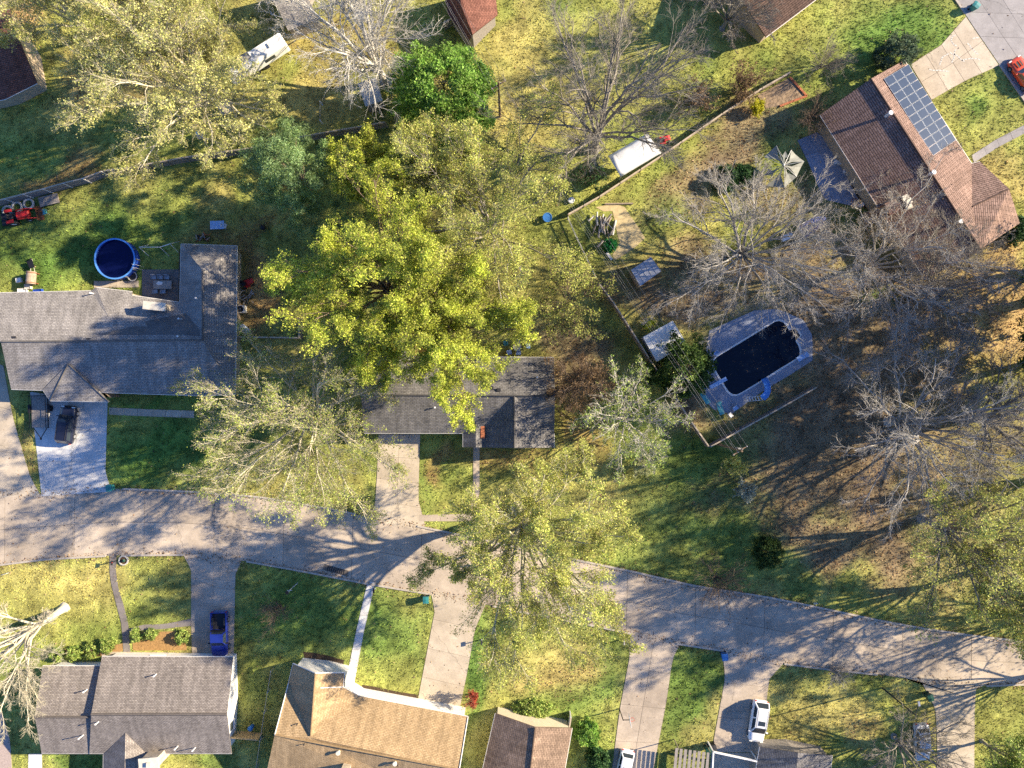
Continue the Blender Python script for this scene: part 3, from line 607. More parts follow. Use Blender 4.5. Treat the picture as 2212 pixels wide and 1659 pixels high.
for v in (.17, .5, .83):
    f = lambda u, v: (A * (1 - v) + B * v) * (1 - u) + (D * (1 - v) + C2 * v) * u
    MB().cyl(f(0, v) + nrm * .05, f(1, v) + nrm * .05, .03, n=6).build('mounting_rail', 'steel', sol)
# roofs cut by the picture's edge
h7, r7 = house('house', 'dark chocolate shingled house cut by the top edge above the green lawn', [[(1655, 80, 2.6), (1796, -26, 2.6), (1740, -110, 4.6), (1600, -5, 4.6)], [(1600, -5, 4.6), (1740, -110, 4.6), (1690, -190, 2.6), (1550, -85, 2.6)]], 'chocolate shingle', 'tan brick', .5)
h8, r8 = house('house', 'small red-brown gabled building with grey end wall beside the wires, top edge', [[(996, 12, 3.9), (1021, 74, 3.9), (1075, 32, 2.5), (1068, -30, 2.5), (990, -30, 3.9)], [(996, 12, 3.9), (1021, 74, 3.9), (1012, 88, 2.6), (968, 30, 2.6), (955, -30, 2.6), (990, -30, 3.9)]], 'red brown shingle', 'grey wood', .3, trim_edges=False)
h9, r9 = house('house', 'house with wavy brown shingle roof at the left edge below the straw lawn', [[(-70, 96, 4.6), (40, 84, 4.6), (80, 180, 2.6), (12, 214, 2.6), (-70, 232, 2.6)], [(-70, 96, 4.6), (40, 84, 4.6), (20, 20, 2.6), (-70, 30, 2.6)]], 'red brown shingle', 'tan brick', .5)
h10, r10 = house('house', 'grey shingled roof corner behind white beams at the bottom edge', [[(1641, 1614, 2.6), (1724, 1626, 3.9), (1716, 1700, 3.9), (1628, 1690, 2.6)], [(1724, 1626, 3.9), (1798, 1632, 2.6), (1790, 1700, 2.6), (1716, 1700, 3.9)]], 'dark shingle', 'grey wood', .35)
h11, r11 = house('house', 'flat grey roofed outbuilding behind the white bare tree, top edge', [[(560, -40, 3.2), (600, 18, 2.9), (660, -10, 2.9), (668, -40, 3.2)], [(600, 18, 2.9), (622, 66, 2.7), (690, 40, 2.7), (660, -10, 2.9)]], 'slate shingle', 'grey wood', .3, trim_edges=False)
# ------------------------------------------------------------------ sheds, canopies, fences, poles, wires
def shed(label, corners, h0, h1, roofm, wallm, name='shed', cat='shed', over=.12, ridge_=False, extra=0.0):
    """corners run round the roof; h0 the low edge (first two), h1 the far edge, or a ridge between the two long sides"""
    a, b_, c, d = corners
    if ridge_:
        m1 = ((a[0] + b_[0]) / 2, (a[1] + b_[1]) / 2); m2 = ((c[0] + d[0]) / 2, (c[1] + d[1]) / 2)
        fac = [[(*a, h0), (*m1, h1), (*m2, h1), (*d, h0)], [(*b_, h0), (*m1, h1), (*m2, h1), (*c, h0)]]
    else: fac = [[(*a, h0), (*b_, h0), (*c, h1), (*d, h1)]]
    return house(name, label, fac, roofm, wallm, over, trim_edges=False, cat=cat, thick=.07)
def ribs(roof, corners, h0, h1, n, m):
    a, b_, c, d = corners
    for i in range(n + 1):
        t = i / n; p = (a[0] + (b_[0] - a[0]) * t, a[1] + (b_[1] - a[1]) * t); q = (d[0] + (c[0] - d[0]) * t, d[1] + (c[1] - d[1]) * t)
        MB().cyl(Vector(W(*p, h0)) + Vector((0, 0, .01)), Vector(W(*q, h1)) + Vector((0, 0, .01)), .03, n=5).build('roof_rib', m, roof)
c1 = [(773, 180), (810, 167), (826, 217), (790, 230)]
s1, q1 = shed('silver metal roofed shed under the white bare tree', c1, 2.7, 2.45, 'galvanised', 'grey wood'); ribs(q1, c1, 2.7, 2.45, 4, 'galvanised')
window(s1, (826, 220), (794, 232), .5, .8, .05, 1.9, name='door', pane='dark door', frame='cream siding')
c3 = [(1363, 583), (1406, 555), (1428, 586), (1383, 618)]
s3, q3 = shed('dark grey patched metal shed beside the fenced dirt plot', c3, 2.3, 2.6, 'steel', 'weathered wood'); ribs(q3, c3, 2.3, 2.6, 5, 'steel')
c4 = [(1389, 728), (1453, 693), (1483, 743), (1419, 781)]
s4, q4 = shed('white flat roofed shed beside the pool and glossy evergreen', c4, 2.45, 2.6, 'canvas white', 'white siding'); ribs(q4, c4, 2.45, 2.6, 6, 'canvas white')
cn = thing('canopy', W(1371, 336), 'white fabric canopy on legs beside the diagonal fence', 'canopy')
qa = [(1314, 337), (1399, 288), (1429, 330), (1341, 382)]; m1 = ((1314 + 1341) / 2 - 2, (337 + 382) / 2); m2 = ((1399 + 1429) / 2 + 2, (288 + 330) / 2)
cv = MB(); g = 9; grid = []
for i in range(g + 1):                               # sagging cloth between bows
    for j in range(9):
        u, v = i / g, j / 8; p = [(qa[0][k] * (1 - u) + qa[1][k] * u) * (1 - v) + (qa[3][k] * (1 - u) + qa[2][k] * u) * v for k in (0, 1)]
        hh = 2.25 + .75 * math.sin(math.pi * min(max(v, 0), 1)) ** .8 - .10 * abs(math.sin(u * g * math.pi / 2 * 2 / 3)) - .05 * random.random(); grid.append(W(p[0], p[1], hh))
cv.add(grid, [(i * 9 + j, (i + 1) * 9 + j, (i + 1) * 9 + j + 1, i * 9 + j + 1) for i in range(g) for j in range(8)]); cvo = cv.build('cover', 'canvas white', cn, smooth=True)
sm = cvo.modifiers.new('cloth thickness', 'SOLIDIFY'); sm.thickness = .02
for p in qa:
    x, y, _ = W(*p, 2.25); MB().cyl((x, y, 0), (x, y, 2.25), .04, n=8).build('leg', 'steel', cn)
gz = thing('gazebo', W(1690, 357), 'grey-green torn fabric gazebo beside the shaded patio', 'gazebo')
cx_, cy_, _ = W(1692, 354, 2.9)
rim_ = [(cx_ + r * math.cos(k * math.pi / 4 + .2), cy_ + r * math.sin(k * math.pi / 4 + .2), z) for k, (r, z) in enumerate(((2.9, 2.0), (2.3, 2.1), (2.5, 2.05), (2.2, 1.7), (2.6, 1.2), (2.7, 1.6), (2.6, 2.0), (2.3, 2.05)))]; t = (cx_ + .15, cy_ - .1, 2.75)
for k in range(8):
    p0, p1 = rim_[k], rim_[(k + 1) % 8]; f = lambda u, v, s: tuple((p0[i] * (1 - u) + p1[i] * u) * (1 - v) + t[i] * v - (s if i == 2 else 0) for i in range(3))
    if k not in (3,):                                # one panel has torn away
        h = .45 if k in (1, 4) else .0               # two are ripped along the rim
        o = MB().add([f(0, h, 0), f(.35, h * .3, .12), f(.65, h, .16), f(1, 0, 0), f(.6, .55, .12), f(.5, .97, 0), f(.3, .55, .10)], [(0, 1, 6), (1, 2, 4, 6), (2, 3, 4), (6, 4, 5)]).build('cover_panel', 'tarp grey', gz); o.modifiers.new('cloth thickness', 'SOLIDIFY').thickness = .015
    MB().cyl((p0[0], p0[1], 0), p0, .035, n=6).build('leg', 'black metal', gz); MB().cyl(p0, (t[0], t[1], t[2] + .015), .025, n=6).build('rafter', 'steel', gz)
# long white camper under the upper left trees
x, y, _ = W(548, 119, 2.6); cp = thing('camper_trailer', (x, y, 0), 'long white roofed camper trailer parked between the upper left trees', 'camper', rz=math.atan2(82, 129))
rg_ = [[(X, s * w, z) for s, w, z in ((-1, .75, .55), (-1, .85, .8), (-1, .85, 2.2), (-1, .7, 2.55), (1, .7, 2.55), (1, .85, 2.2), (1, .85, .8), (1, .75, .55))] for X in (-4.0, -3.7, 3.7, 4.0)]
for k in (0, 3): rg_[k] = [(p[0], p[1] * .93, .55 + (p[2] - .55) * .9) for p in rg_[k]]
MB().loft(rg_).build('body', 'white paint', cp, True)
for X in (-2.2, .4, 2.4): MB().box((X, 0, 2.62), (.7, .6, .16)).build('roof_vent', 'canvas white', cp, True)
MB().box((-.9, .3, 2.66), (1.0, .75, .26)).build('air_conditioner', 'grey stone', cp, True)
for X in (-.8, .5):
    for s in (-1, 1): MB().cyl((X, s * .62, .36), (X, s * .84, .36), .36, n=14).build('wheel', 'tyre rubber', cp, True)
for s in (-1, 1): MB().box((1.4, s * .86, 1.6), (1.4, .03, .6)).build('window', 'window glass', cp, True)
MB().cyl((4.0, 0, .5), (5.2, 0, .45), .06, n=6).build('hitch', 'black metal', cp, True)
bar_grass([(478, 165), (520, 180), (620, 112), (590, 70)])

def fence(label, line, h=1.8, m='weathered wood', bay=2.4, boards=14, post=None, rails=True, name='fence', gap=.012, style='board', side=1):
    P = [np.array(W(*p)[:2]) for p in line]; root = thing(name, (*P[0], 0), label, 'fence'); post = post or m
    def put_post(p): MB().box((p[0], p[1], (h + .08) / 2), (.11, .11, h + .08)).build('post', post, root)
    put_post(P[0])
    for a, b_ in zip(P[:-1], P[1:]):
        ln = np.hypot(*(b_ - a)); n = max(1, round(ln / bay)); d = (b_ - a) / ln; rz = math.atan2(d[1], d[0]); nn = np.array([-d[1], d[0]]) * side
        for i in range(n):
            p, q = a + (b_ - a) * i / n, a + (b_ - a) * (i + 1) / n; c = (p + q) / 2; L = np.hypot(*(q - p)); put_post(q)
            if style == 'board':
                k = MB(); w = L / boards
                for t in range(boards):
                    e = p + d * (t + .5) * w; hh = h - random.uniform(0, .05); k.box((e[0] + nn[0] * .05, e[1] + nn[1] * .05, hh / 2 + .03), (w - gap, .02, hh), rz)
                pn = k.build('panel', m, root)
                MB().box((c[0] + nn[0] * .03, c[1] + nn[1] * .03, h + .045), (L - .13, .16, .035), rz).build('cap_rail', 'fence cap' if 'fresh' not in m else m, pn)
                for z in ((.35, h * .55, h - .2) if rails else ()): MB().box((c[0] - nn[0] * .0, c[1] - nn[1] * .0, z), (L - .12, .045, .09), rz).build('rail', m, pn)
            elif style == 'rail':
                for z in (.45, h - .1): MB().box((c[0], c[1], z), (L - .12, .05, .11), rz).build('rail', m, root)
            else:                                    # chain link: top rail and wire mesh
                MB().cyl((p[0], p[1], h), (q[0], q[1], h), .022, n=6).build('rail', 'steel', root); k = MB(); s = max(2, int(L / .30))
                for t in range(s):
                    e, f = p + d * L * t / s, p + d * L * (t + 1) / s; k.cyl((e[0], e[1], .05), (f[0], f[1], h), .004, n=3, cap=False).cyl((f[0], f[1], .05), (e[0], e[1], h), .004, n=3, cap=False)
                k.build('wire_mesh', 'steel', root)
    return root
fence('long grey back fence with pale posts behind the tractor', [(-20, 452), (33, 438), (73, 428), (115, 417), (157, 405), (198, 395), (238, 380)], 1.75, 'grey wood', 2.4, post='gutter white', side=1)
fence('weathered back fence running under the huge upper left tree', [(240, 379), (330, 365), (413, 350), (480, 341), (553, 330), (590, 321)], 1.7, 'weathered wood', side=1)
fence('weathered back fence between the pine and the green round tree', [(592, 320), (650, 309), (710, 298), (775, 287), (838, 276)], 1.8, 'weathered wood', side=1)
fence('low brown fence running diagonally past the white canopy', [(1226, 468), (1293, 430), (1425, 343), (1556, 253), (1640, 199), (1700, 165)], 1.1, 'weathered wood', 2.6, 10)
fence('pale rail fence down the left side of the dirt plot', [(1226, 474), (1245, 517), (1286, 602)], 1.1, 'pale stone', 2.6, style='rail')
fence('tall dark fence from the grey patched shed down past the white shed', [(1290, 618), (1318, 655), (1355, 712), (1395, 775)], 1.9, 'weathered wood', side=1)
fence('tall dark fence behind the glossy evergreen to the utility pole corner', [(1397, 778), (1440, 842), (1480, 902), (1522, 962)], 1.8, 'weathered wood', side=1)
fence('grey fence along the lower side of the pool deck', [(1525, 962), (1590, 926), (1650, 893), (1700, 865), (1750, 836)], 1.8, 'grey wood', side=-1)
fence('bright new wood fence beside the long grey house', [(520, 540), (519, 640), (517, 728)], 1.75, 'fresh wood', side=-1)
fence('new wood fence from the side yard to the front of the grey house', [(517, 732), (515, 852)], 1.7, 'fresh wood', side=-1)
fence('short wood fence closing the side yard of the grey house', [(520, 730), (590, 731), (652, 732)], 1.6, 'weathered wood')
fence('short wood fence end standing behind the broad yellow tree', [(654, 690), (654, 732)], 1.6, 'grey wood')
fence('new wood gate fence between the grey-brown and the tan house', [(504, 1578), (535, 1581), (566, 1584)], 1.7, 'fresh wood', 1.8)
fence('wire fence along the tan house side yard', [(592, 1442), (578, 1530), (560, 1650)], 1.2, style='wire', post='steel', bay=3)
fence('grey fence piece at the corner of the red-brown gabled building', [(962, 66), (988, 52)], 1.8, 'grey wood', 1.6)
fence('white slatted fence piece at the striped gable corner', [(1231, 1536), (1226, 1566)], 1.5, 'white paint', 1.2, 8)
fence('white wire fence between the upper left yards', [(697, 228), (697, 268)], 1.2, style='wire', post='white paint', bay=2)
# utility poles and wires
def utility_pole(label, base, h, arms=((.92, 1.9),), rz=0.0, r=.16):
    x, y, _ = W(*base); root = thing('utility_pole', (x, y, 0), label, 'utility pole')
    MB().cyl((x, y, -.1), (x, y, h), r, r * .65, 10).build('pole', 'pole wood', root)
    for f, L in arms:
        a = MB().box((x, y, h * f), (L, .12, .14), rz).build('crossarm', 'pole wood', root)
        for t in (-.45, -.15, .15, .45): MB().cyl((x + L * t * math.cos(rz), y + L * t * math.sin(rz), h * f + .07), (x + L * t * math.cos(rz), y + L * t * math.sin(rz), h * f + .27), .05, .035, 8).build('insulator', 'galvanised', a)
    return root, (x, y)
rzp = math.radians(33)
u1, a1 = utility_pole('wooden utility pole at the lower corner of the pool fence', (1546, 958), 10.0, rz=rzp)
u2, a2 = utility_pole('wooden utility pole beside the bright green round tree', (1080, 252), 10.0, rz=rzp)
u3, a3 = utility_pole('wooden utility pole standing past the top edge', (915, -40), 10.0, rz=rzp)
MB().cyl((a1[0] + .3, a1[1], 7.2), (a1[0] + .3, a1[1], 8.2), .22, n=12).build('transformer', 'grey stone', u1)
ends = [(-.86, 9.45), (-.29, 9.45), (.29, 9.45), (.86, 9.45), (0, 7.2)]
wl = ['outer left', 'inner left', 'inner right', 'outer right', 'lowest']
for s, (pa, pb, where) in enumerate(((a2, a1, 'from the green tree to the pool corner'), (a3, a2, 'crossing the top edge above the green tree'))):
    for k, (o, z) in enumerate(ends):
        q = [(pa[i] if False else 0) for i in (0, 1)]; off = (o * math.cos(rzp), o * math.sin(rzp)); pts = []
        for t in np.linspace(0, 1, 15): pts.append((pa[0] + (pb[0] - pa[0]) * t + off[0], pa[1] + (pb[1] - pa[1]) * t + off[1], z - 4 * (.7 + .25 * ((k * 7) % 5)) * t * (1 - t)))
        tag(MB().path(pts, .010 if k < 4 else .016, 5).build('overhead_wire', 'wire'), '%s of five overhead wires %s' % (wl[k], where), 'wire', 'overhead wires')
x, y, _ = W(1906, 1486); sp = thing('street_light', (x, y, 0), 'slender street light pole on the corner lawn at the bottom right', 'street light')
MB().cyl((x, y, -.05), (x, y, 7.2), .10, .06, 10).build('pole', 'dark plastic', sp); MB().cyl((x, y, 7.1), (x + .2, y + 1.2, 7.4), .035, n=6).build('arm', 'dark plastic', sp); MB().box((x + .24, y + 1.4, 7.38), (.22, .55, .12), .16).build('lamp_head', 'steel', sp)
x, y, _ = W(643, 1259); lp = thing('lantern_post', (x, y, 0), 'thin lantern post on the lawn beside the bare vase-shaped shrub', 'lamp post')
MB().cyl((x, y, -.05), (x, y, 3.6), .05, .04, 8).build('post', 'galvanised', lp); MB().cyl((x, y, 3.6), (x, y, 4.1), .13, .2, 6).build('lantern', 'lamp clear', lp); MB().cyl((x, y, 4.1), (x, y, 4.3), .24, .03, 6).build('lantern_roof', 'black metal', lp); MB().box((x, y, 3.2), (.6, .04, .04)).build('ladder_bar', 'galvanised', lp)
# carport and pergola at the bottom edge
cpt = thing('carport', W(1490, 1640), 'small tan slatted carport over dark ground at the bottom edge', 'carport')
for i in range(9):
    t = i / 8; a_, b_ = W(1462 + 78 * t, 1616 + 11 * t, 2.4), W(1454 + 78 * t, 1700 + 6 * t, 2.4); MB().box(((a_[0] + b_[0]) / 2, (a_[1] + b_[1]) / 2, 2.4), (.34, math.dist(a_, b_), .05), math.atan2(b_[1] - a_[1], b_[0] - a_[0]) + math.pi / 2).build('roof_slat', 'grey wood', cpt)
for p in ((1466, 1618), (1536, 1628), (1460, 1695), (1530, 1700)): x, y, _ = W(*p, 2.3); MB().cyl((x, y, 0), (x, y, 2.37), .06, n=8).build('post', 'weathered wood', cpt)
pg = thing('pergola', W(1590, 1640), 'white beamed pergola over the lowest driveway at the bottom edge', 'pergola')
for a_, b_ in (((1541, 1624), (1638, 1645)), ((1541, 1624), (1537, 1700)), ((1638, 1645), (1630, 1700)), ((1540, 1668), (1634, 1690))):
    p, q = Vector(W(*a_, 2.5)), Vector(W(*b_, 2.5)); d = q - p; MB().box(tuple((p + q) / 2), (d.length, .16, .2), math.atan2(d.y, d.x)).build('beam', 'white paint', pg)
for p in ((1541, 1624), (1638, 1645)): x, y, _ = W(*p, 2.4); MB().box((x, y, 1.2), (.14, .14, 2.4)).build('post', 'white paint', pg)
# beds and bare plots
def bed(name, pts, m, z=.03, kind='structure'):
    w = [W(*p)[:2] for p in pts]; NOGRASS.append(np.array(w)); return tag(MB().prism(w, -.02, z).build(name, m), kind=kind)
z5 = lambda x, y: ((1700 + x / 5.53) / 1.35624, (560 + y / 5.53) / 1.35624)
bed('sand_plot', [z5(*p) for p in ((250, 260), (420, 225), (600, 220), (720, 260), (800, 380), (950, 600), (1050, 760), (900, 900), (700, 1040), (560, 1120), (520, 1040), (640, 830), (600, 700), (560, 480), (520, 320), (380, 330))], 'sand')
bed('mulch_bed', [PT(0, 2, *p) for p in ((862, 805), (930, 772), (1040, 775), (1150, 772), (1215, 770), (1208, 895), (860, 898))], 'pine straw')
bed('mulch_bed', [PT(0, 2, *p) for p in ((420, 890), (600, 900), (795, 850), (795, 900), (700, 930), (440, 945))], 'pine straw')
bed('mulch_bed', [PT(1, 2, *p) for p in ((688, 1120), (760, 1130), (900, 1160), (1050, 1185), (1040, 1238), (850, 1200), (690, 1185))], 'soil')
bed('mulch_bed', [PT(1, 2, *p) for p in ((305, 905), (430, 920), (570, 960), (565, 1010), (320, 960))], 'soil')
bed('mulch_bed', [(1805, 335), (1835, 352), (1880, 440), (1868, 452), (1848, 420), (1810, 345)], 'soil', .05)
bed('brick_bed', [PT(2, 0, 1590, 620) , (1705, 168), (1742, 208), (1690, 228), (1655, 235)], 'leaf bed', .04)
bx2 = thing('brick_edging', W(1725, 190), 'low red brick edging round the bed near the diagonal fence', 'edging')
for a_, b_ in (((1706, 168), (1742, 208)), ((1742, 208), (1684, 230))):
    n = 12
    for i in range(n):
        p = [a_[k] + (b_[k] - a_[k]) * (i + .5) / n for k in (0, 1)]; x, y, _ = W(*p); A_, B_ = W(*a_), W(*b_); MB().box((x, y, .09), (math.dist(A_, B_) / n - .02, .24, .16), math.atan2(B_[1] - A_[1], B_[0] - A_[0]) + random.uniform(-.04, .04)).build('brick', 'terracotta', bx2)
tag(MB().cyl(Vector(W(1306, 441)) + Vector((0, 0, .1)), Vector(W(1367, 440)) + Vector((0, 0, .1)), .11, n=8).build('timber_edging', 'dark bark' if 'dark bark' in MATS else 'weathered wood'), 'dark round timber along the top of the dirt plot', 'timber')
lg = thing('log_pile', W(1302, 492), 'pile of pale weathered logs on the dirt plot', 'log pile'); rr = random.Random(5)
for i in range(22):
    x, y, _ = W(1302 + rr.gauss(0, 11), 492 + rr.gauss(0, 15)); a_ = rr.gauss(1.35, .35); L = rr.uniform(.8, 2.0); z = .12 + .5 * rr.random(); dx, dy = math.cos(a_) * L / 2, math.sin(a_) * L / 2; MB().cyl((x - dx, y - dy, z), (x + dx, y + dy, z + rr.uniform(-.1, .2)), rr.uniform(.06, .14), n=7).build('log', rr.choice(['grey stone', 'pale stone', 'weathered wood', 'grey wood']), lg)
p, q = W(*z5(425, 1000)), W(*z5(510, 1115)); tag(MB().box(((p[0] + q[0]) / 2, (p[1] + q[1]) / 2, .12), (math.dist(p, q), .3, .16), math.atan2(q[1] - p[1], q[0] - p[0])).build('plank', 'gutter white'), 'short white plank lying at the lower tip of the dirt plot', 'plank')
p, q = W(706, 1226.5), W(745, 1237); dr = thing('storm_drain', ((p[0] + q[0]) / 2, (p[1] + q[1]) / 2, 0), 'dark storm drain inlet in the road kerb below the leaf shadows', 'storm drain'); rzd = math.atan2(q[1] - p[1], q[0] - p[0])
MB().box(((p[0] + q[0]) / 2, (p[1] + q[1]) / 2, .02), (3.1, .7, .05), rzd).build('inlet', 'joint', dr)
for i in range(9): t = (i + .5) / 9; MB().box((p[0] + (q[0] - p[0]) * t, p[1] + (q[1] - p[1]) * t, .055), (.07, .66, .03), rzd).build('grate_bar', 'black metal', dr)
# ------------------------------------------------------------------ vehicles
def carpaint(name, c):
    m = mat(name, c, .3, .03, 2, spec=.5); b = m.node_tree.nodes['Principled BSDF']; b.inputs['Coat Weight'].default_value = .6; b.inputs['Coat Roughness'].default_value = .08; return name
carpaint('black car paint', (.012, .014, .03)); carpaint('blue car paint', (.014, .03, .22)); carpaint('white car paint', (.78, .79, .80)); carpaint('orange car paint', (.62, .075, .02)); carpaint('silver car paint', (.45, .46, .48))
def face(base, label, dir_, name, cat='car', group='parked cars'):
    x, y, _ = W(*base); dx, dy = dir_[0], -dir_[1]; return thing(name, (x, y, 0), label, cat, group, rz=math.atan2(-dx, dy))
def wheels(t, w, ys, r=.34, tw=.23):
    for yy in ys:
        for s in (-1, 1):
            o = MB().cyl((s * (w - tw), yy, r), (s * w, yy, r), r, n=18).build('wheel', 'tyre rubber', t, True); MB().cyl((s * (w - .05), yy, r), (s * (w + .012), yy, r), r * .62, n=14).build('rim', 'chrome', o, True)
def body_loft(secs):
    """secs: (y, half width, belt height, bottom height, centre rise)"""
    R_ = []
    for y, w, z, zb, cr in secs:
        R_.append([(-w * .93, y, zb), (-w, y, zb + (z - zb) * .35), (-w, y, zb + (z - zb) * .72), (-w * .90, y, z), (-w * .5, y, z + cr * .8), (0, y, z + cr), (w * .5, y, z + cr * .8), (w * .90, y, z), (w, y, zb + (z - zb) * .72), (w, y, zb + (z - zb) * .35), (w * .93, y, zb)])
    return MB().loft(R_)
def car(t, paint, L=4.7, w=.93, belt=.98, top=1.68, hood=1.15, tail=.12, nose_z=.80, cab0=None, rails=True, roof_panel='same', sunroof=False, rear_glass=True, bed=0.0):
    f, r = L / 2, -L / 2; cr = .03
    secs = [(f, w * .62, nose_z - .16, .32, .0), (f - .10, w * .84, nose_z - .05, .25, .02), (f - .40, w * .96, nose_z + .02, .22, cr), (f - hood * .8, w, belt - .08, .22, cr), (f - hood - .1, w, belt, .22, cr), (0, w, belt, .22, 0), (r + .55, w, belt, .22, 0), (r + .18, w * .97, belt - .03, .25, 0), (r + .03, w * .86, belt - .14, .30, 0), (r, w * .7, belt - .3, .36, 0)]
    body = body_loft(secs).build('body', paint, t, True, smooth=True); body.data.polygons.foreach_set('use_smooth', [True] * len(body.data.polygons))
    c1 = f - hood; c0 = r + tail if cab0 is None else cab0; h = top - belt; ww = w * .93; tw = w * .74; fr, rr_ = c1 - h * 1.25, c0 + h * (.55 if rear_glass else .15)
    lo = [(-ww, c1), (ww, c1), (ww, c0), (-ww, c0)]; hi = [(-tw, fr), (tw, fr), (tw, rr_), (-tw, rr_)]
    q = lambda p, z: (p[0], p[1], z); z0, z1 = belt - .03, top - .05
    cabv = [q(p, z0) for p in lo] + [q(p, z1) for p in hi]; MB().add(cabv, [(4, 5, 6, 7), (0, 1, 5, 4), (1, 2, 6, 5), (2, 3, 7, 6), (3, 0, 4, 7)]).build('cabin', paint, t, True)
    def pane(i0, i1, i2, i3, sh, name):
        P_ = [Vector(cabv[i]) for i in (i0, i1, i2, i3)]; c = sum(P_, Vector()) / 4; n = (P_[1] - P_[0]).cross(P_[3] - P_[0]).normalized(); n = n if n.dot(c - Vector((0, (c1 + c0) / 2, (z0 + z1) / 2 - .4))) > 0 else -n
        MB().add([tuple(c + (p - c) * sh + n * .012) for p in P_], [(0, 1, 2, 3)]).build(name, 'window glass', t, True)
    pane(0, 1, 5, 4, .88, 'windshield'); pane(2, 3, 7, 6, .84, 'rear_window')
    for s, idx in ((1, (1, 2, 6, 5)), (-1, (3, 0, 4, 7))):
        A_, B_, C_, D_ = [Vector(cabv[i]) for i in idx]; f_ = lambda u, v: (A_ * (1 - u) + B_ * u) * (1 - v) + (D_ * (1 - u) + C_ * u) * v
        n = Vector((s, 0, .35)).normalized()
        for u0, u1 in ((.05, .46), (.52, .93)): MB().add([tuple(f_(u, v) + n * .012) for u, v in ((u0, .14), (u1, .14), (u1, .88), (u0, .88))], [(0, 1, 2, 3)]).build('side_window', 'window glass', t, True)
        MB().box((s * (w + .10), c1 - .25, belt + .06), (.22, .12, .16)).build('mirror', paint, t, True)
        MB().box((s * w * .68, f - .12, nose_z - .06), (.36, .14, .12)).build('headlight', 'lamp clear', t, True); MB().box((s * w * .74, r + .05, belt - .22), (.22, .1, .2)).build('taillight', 'lamp red', t, True)
        if rails: MB().cyl((s * (tw - .1), fr - .1, top + .03), (s * (tw - .1), rr_ + .1, top + .03), .025, n=6).build('roof_rail', 'dark plastic', t, True)
    rp = MB(); rp.loft([[(-tw + .02, y, z1), (-tw * .7, y, z), (0, y, z + .02), (tw * .7, y, z), (tw - .02, y, z1)] for y, z in ((fr, z1 + .005), (fr - .15, top - .01), ((fr + rr_) / 2, top), (rr_ + .15, top - .01), (rr_, z1 + .005))], cap=False, closed=False).build('roof_panel', paint if roof_panel == 'same' else roof_panel, t, True, smooth=True)
    if sunroof: MB().box((0, fr - .55, top + .016), (tw * 1.15, .55, .012)).build('sunroof', 'window glass', t, True)
    MB().box((0, f - .03, .45), (w * 1.3, .08, .16)).build('bumper', 'dark plastic', t, True); wheels(t, w + .01, (f - .85, r + .95))
    return body
c = face((152, 917), 'black SUV parked on the white driveway of the grey house', (.13, -.99), 'parked_car'); car(c, 'black car paint', 4.6, .93, 1.0, 1.70, 1.05, .1, .92)
c = face((1634, 1552), 'white SUV with sunroof on the driveway at the bottom', (-.154, .988), 'parked_car'); car(c, 'white car paint', 5.0, .97, 1.02, 1.82, 1.15, .1, .95, sunroof=True)
c = face((1347, 1652), 'white hatchback cut by the bottom edge, rear window towards the road', (-.22, .976), 'parked_car'); car(c, 'white car paint', 4.3, .88, .92, 1.52, 1.0, .25, .78, rails=False, sunroof=True)
c = face((2205, 165), 'orange-red sports car with black hood stripes on the corner street', (-.56, -.83), 'parked_car'); bdy = car(c, 'orange car paint', 4.6, .95, .85, 1.30, 1.55, .55, .72, rails=False)
for s in (-.22, .22): MB().box((s, 1.35, .885), (.18, .75, .012)).build('hood_stripe', 'black metal', c, True)
MB().box((0, -2.05, 1.0), (1.6, .25, .05)).build('spoiler', 'orange car paint', c, True)
c = face((1985, 1597), 'silver car half hidden under the dark slender bare tree', (.05, 1), 'parked_car'); car(c, 'silver car paint', 4.5, .9, .93, 1.46, 1.1, .5, .78, rails=False)
# blue pickup
c = face((480, 1364), 'blue pickup truck with open bed on the drive of the grey-brown house', (0.02, 1), 'pickup_truck', 'pickup truck'); L = 5.3; w = .97; pnt = 'blue car paint'
body_loft([(2.65, w * .7, .95, .38, 0), (2.5, w * .92, 1.02, .32, .02), (2.0, w, 1.08, .3, .03), (1.3, w, 1.12, .3, .02), (-.5, w, 1.12, .3, 0)]).build('body', pnt, c, True)
zc = [(-w * .95, 1.35), (w * .95, 1.35), (w * .95, -.45), (-w * .95, -.45)]; zh = [(-w * .76, .75), (w * .76, .75), (w * .78, -.25), (-w * .78, -.25)]
cv_ = [(x, y, 1.1) for x, y in zc] + [(x, y, 1.78) for x, y in zh]; MB().add(cv_, [(4, 5, 6, 7), (0, 1, 5, 4), (1, 2, 6, 5), (2, 3, 7, 6), (3, 0, 4, 7)]).build('cabin', pnt, c, True)
for idx, nm in (((0, 1, 5, 4), 'windshield'), ((2, 3, 7, 6), 'rear_window'), ((1, 2, 6, 5), 'side_window'), ((3, 0, 4, 7), 'side_window')):
    P_ = [Vector(cv_[i]) for i in idx]; m = sum(P_, Vector()) / 4; n = (m - Vector((0, .4, 1.1))); n.z *= .5; n.normalize(); MB().add([tuple(m + (p - m) * .84 + n * .015) for p in P_], [(0, 1, 2, 3)]).build(nm, 'window glass', c, True)
for s in (-1, 1):
    MB().box((s * (w - .05), -1.57, .82), (.10, 2.1, .66)).build('bed_side', pnt, c, True); MB().box((s * (w + .12), 1.0, 1.2), (.24, .14, .18)).build('mirror', 'dark plastic', c, True)
    MB().box((s * .7, 2.62, .82), (.3, .08, .16)).build('headlight', 'lamp clear', c, True); MB().box((s * .85, -2.64, .85), (.14, .06, .34)).build('taillight', 'lamp red', c, True)
    MB().box((s * (w - .22), -1.55, .95), (.24, .9, .3)).build('wheel_arch', 'dark plastic', c, True)
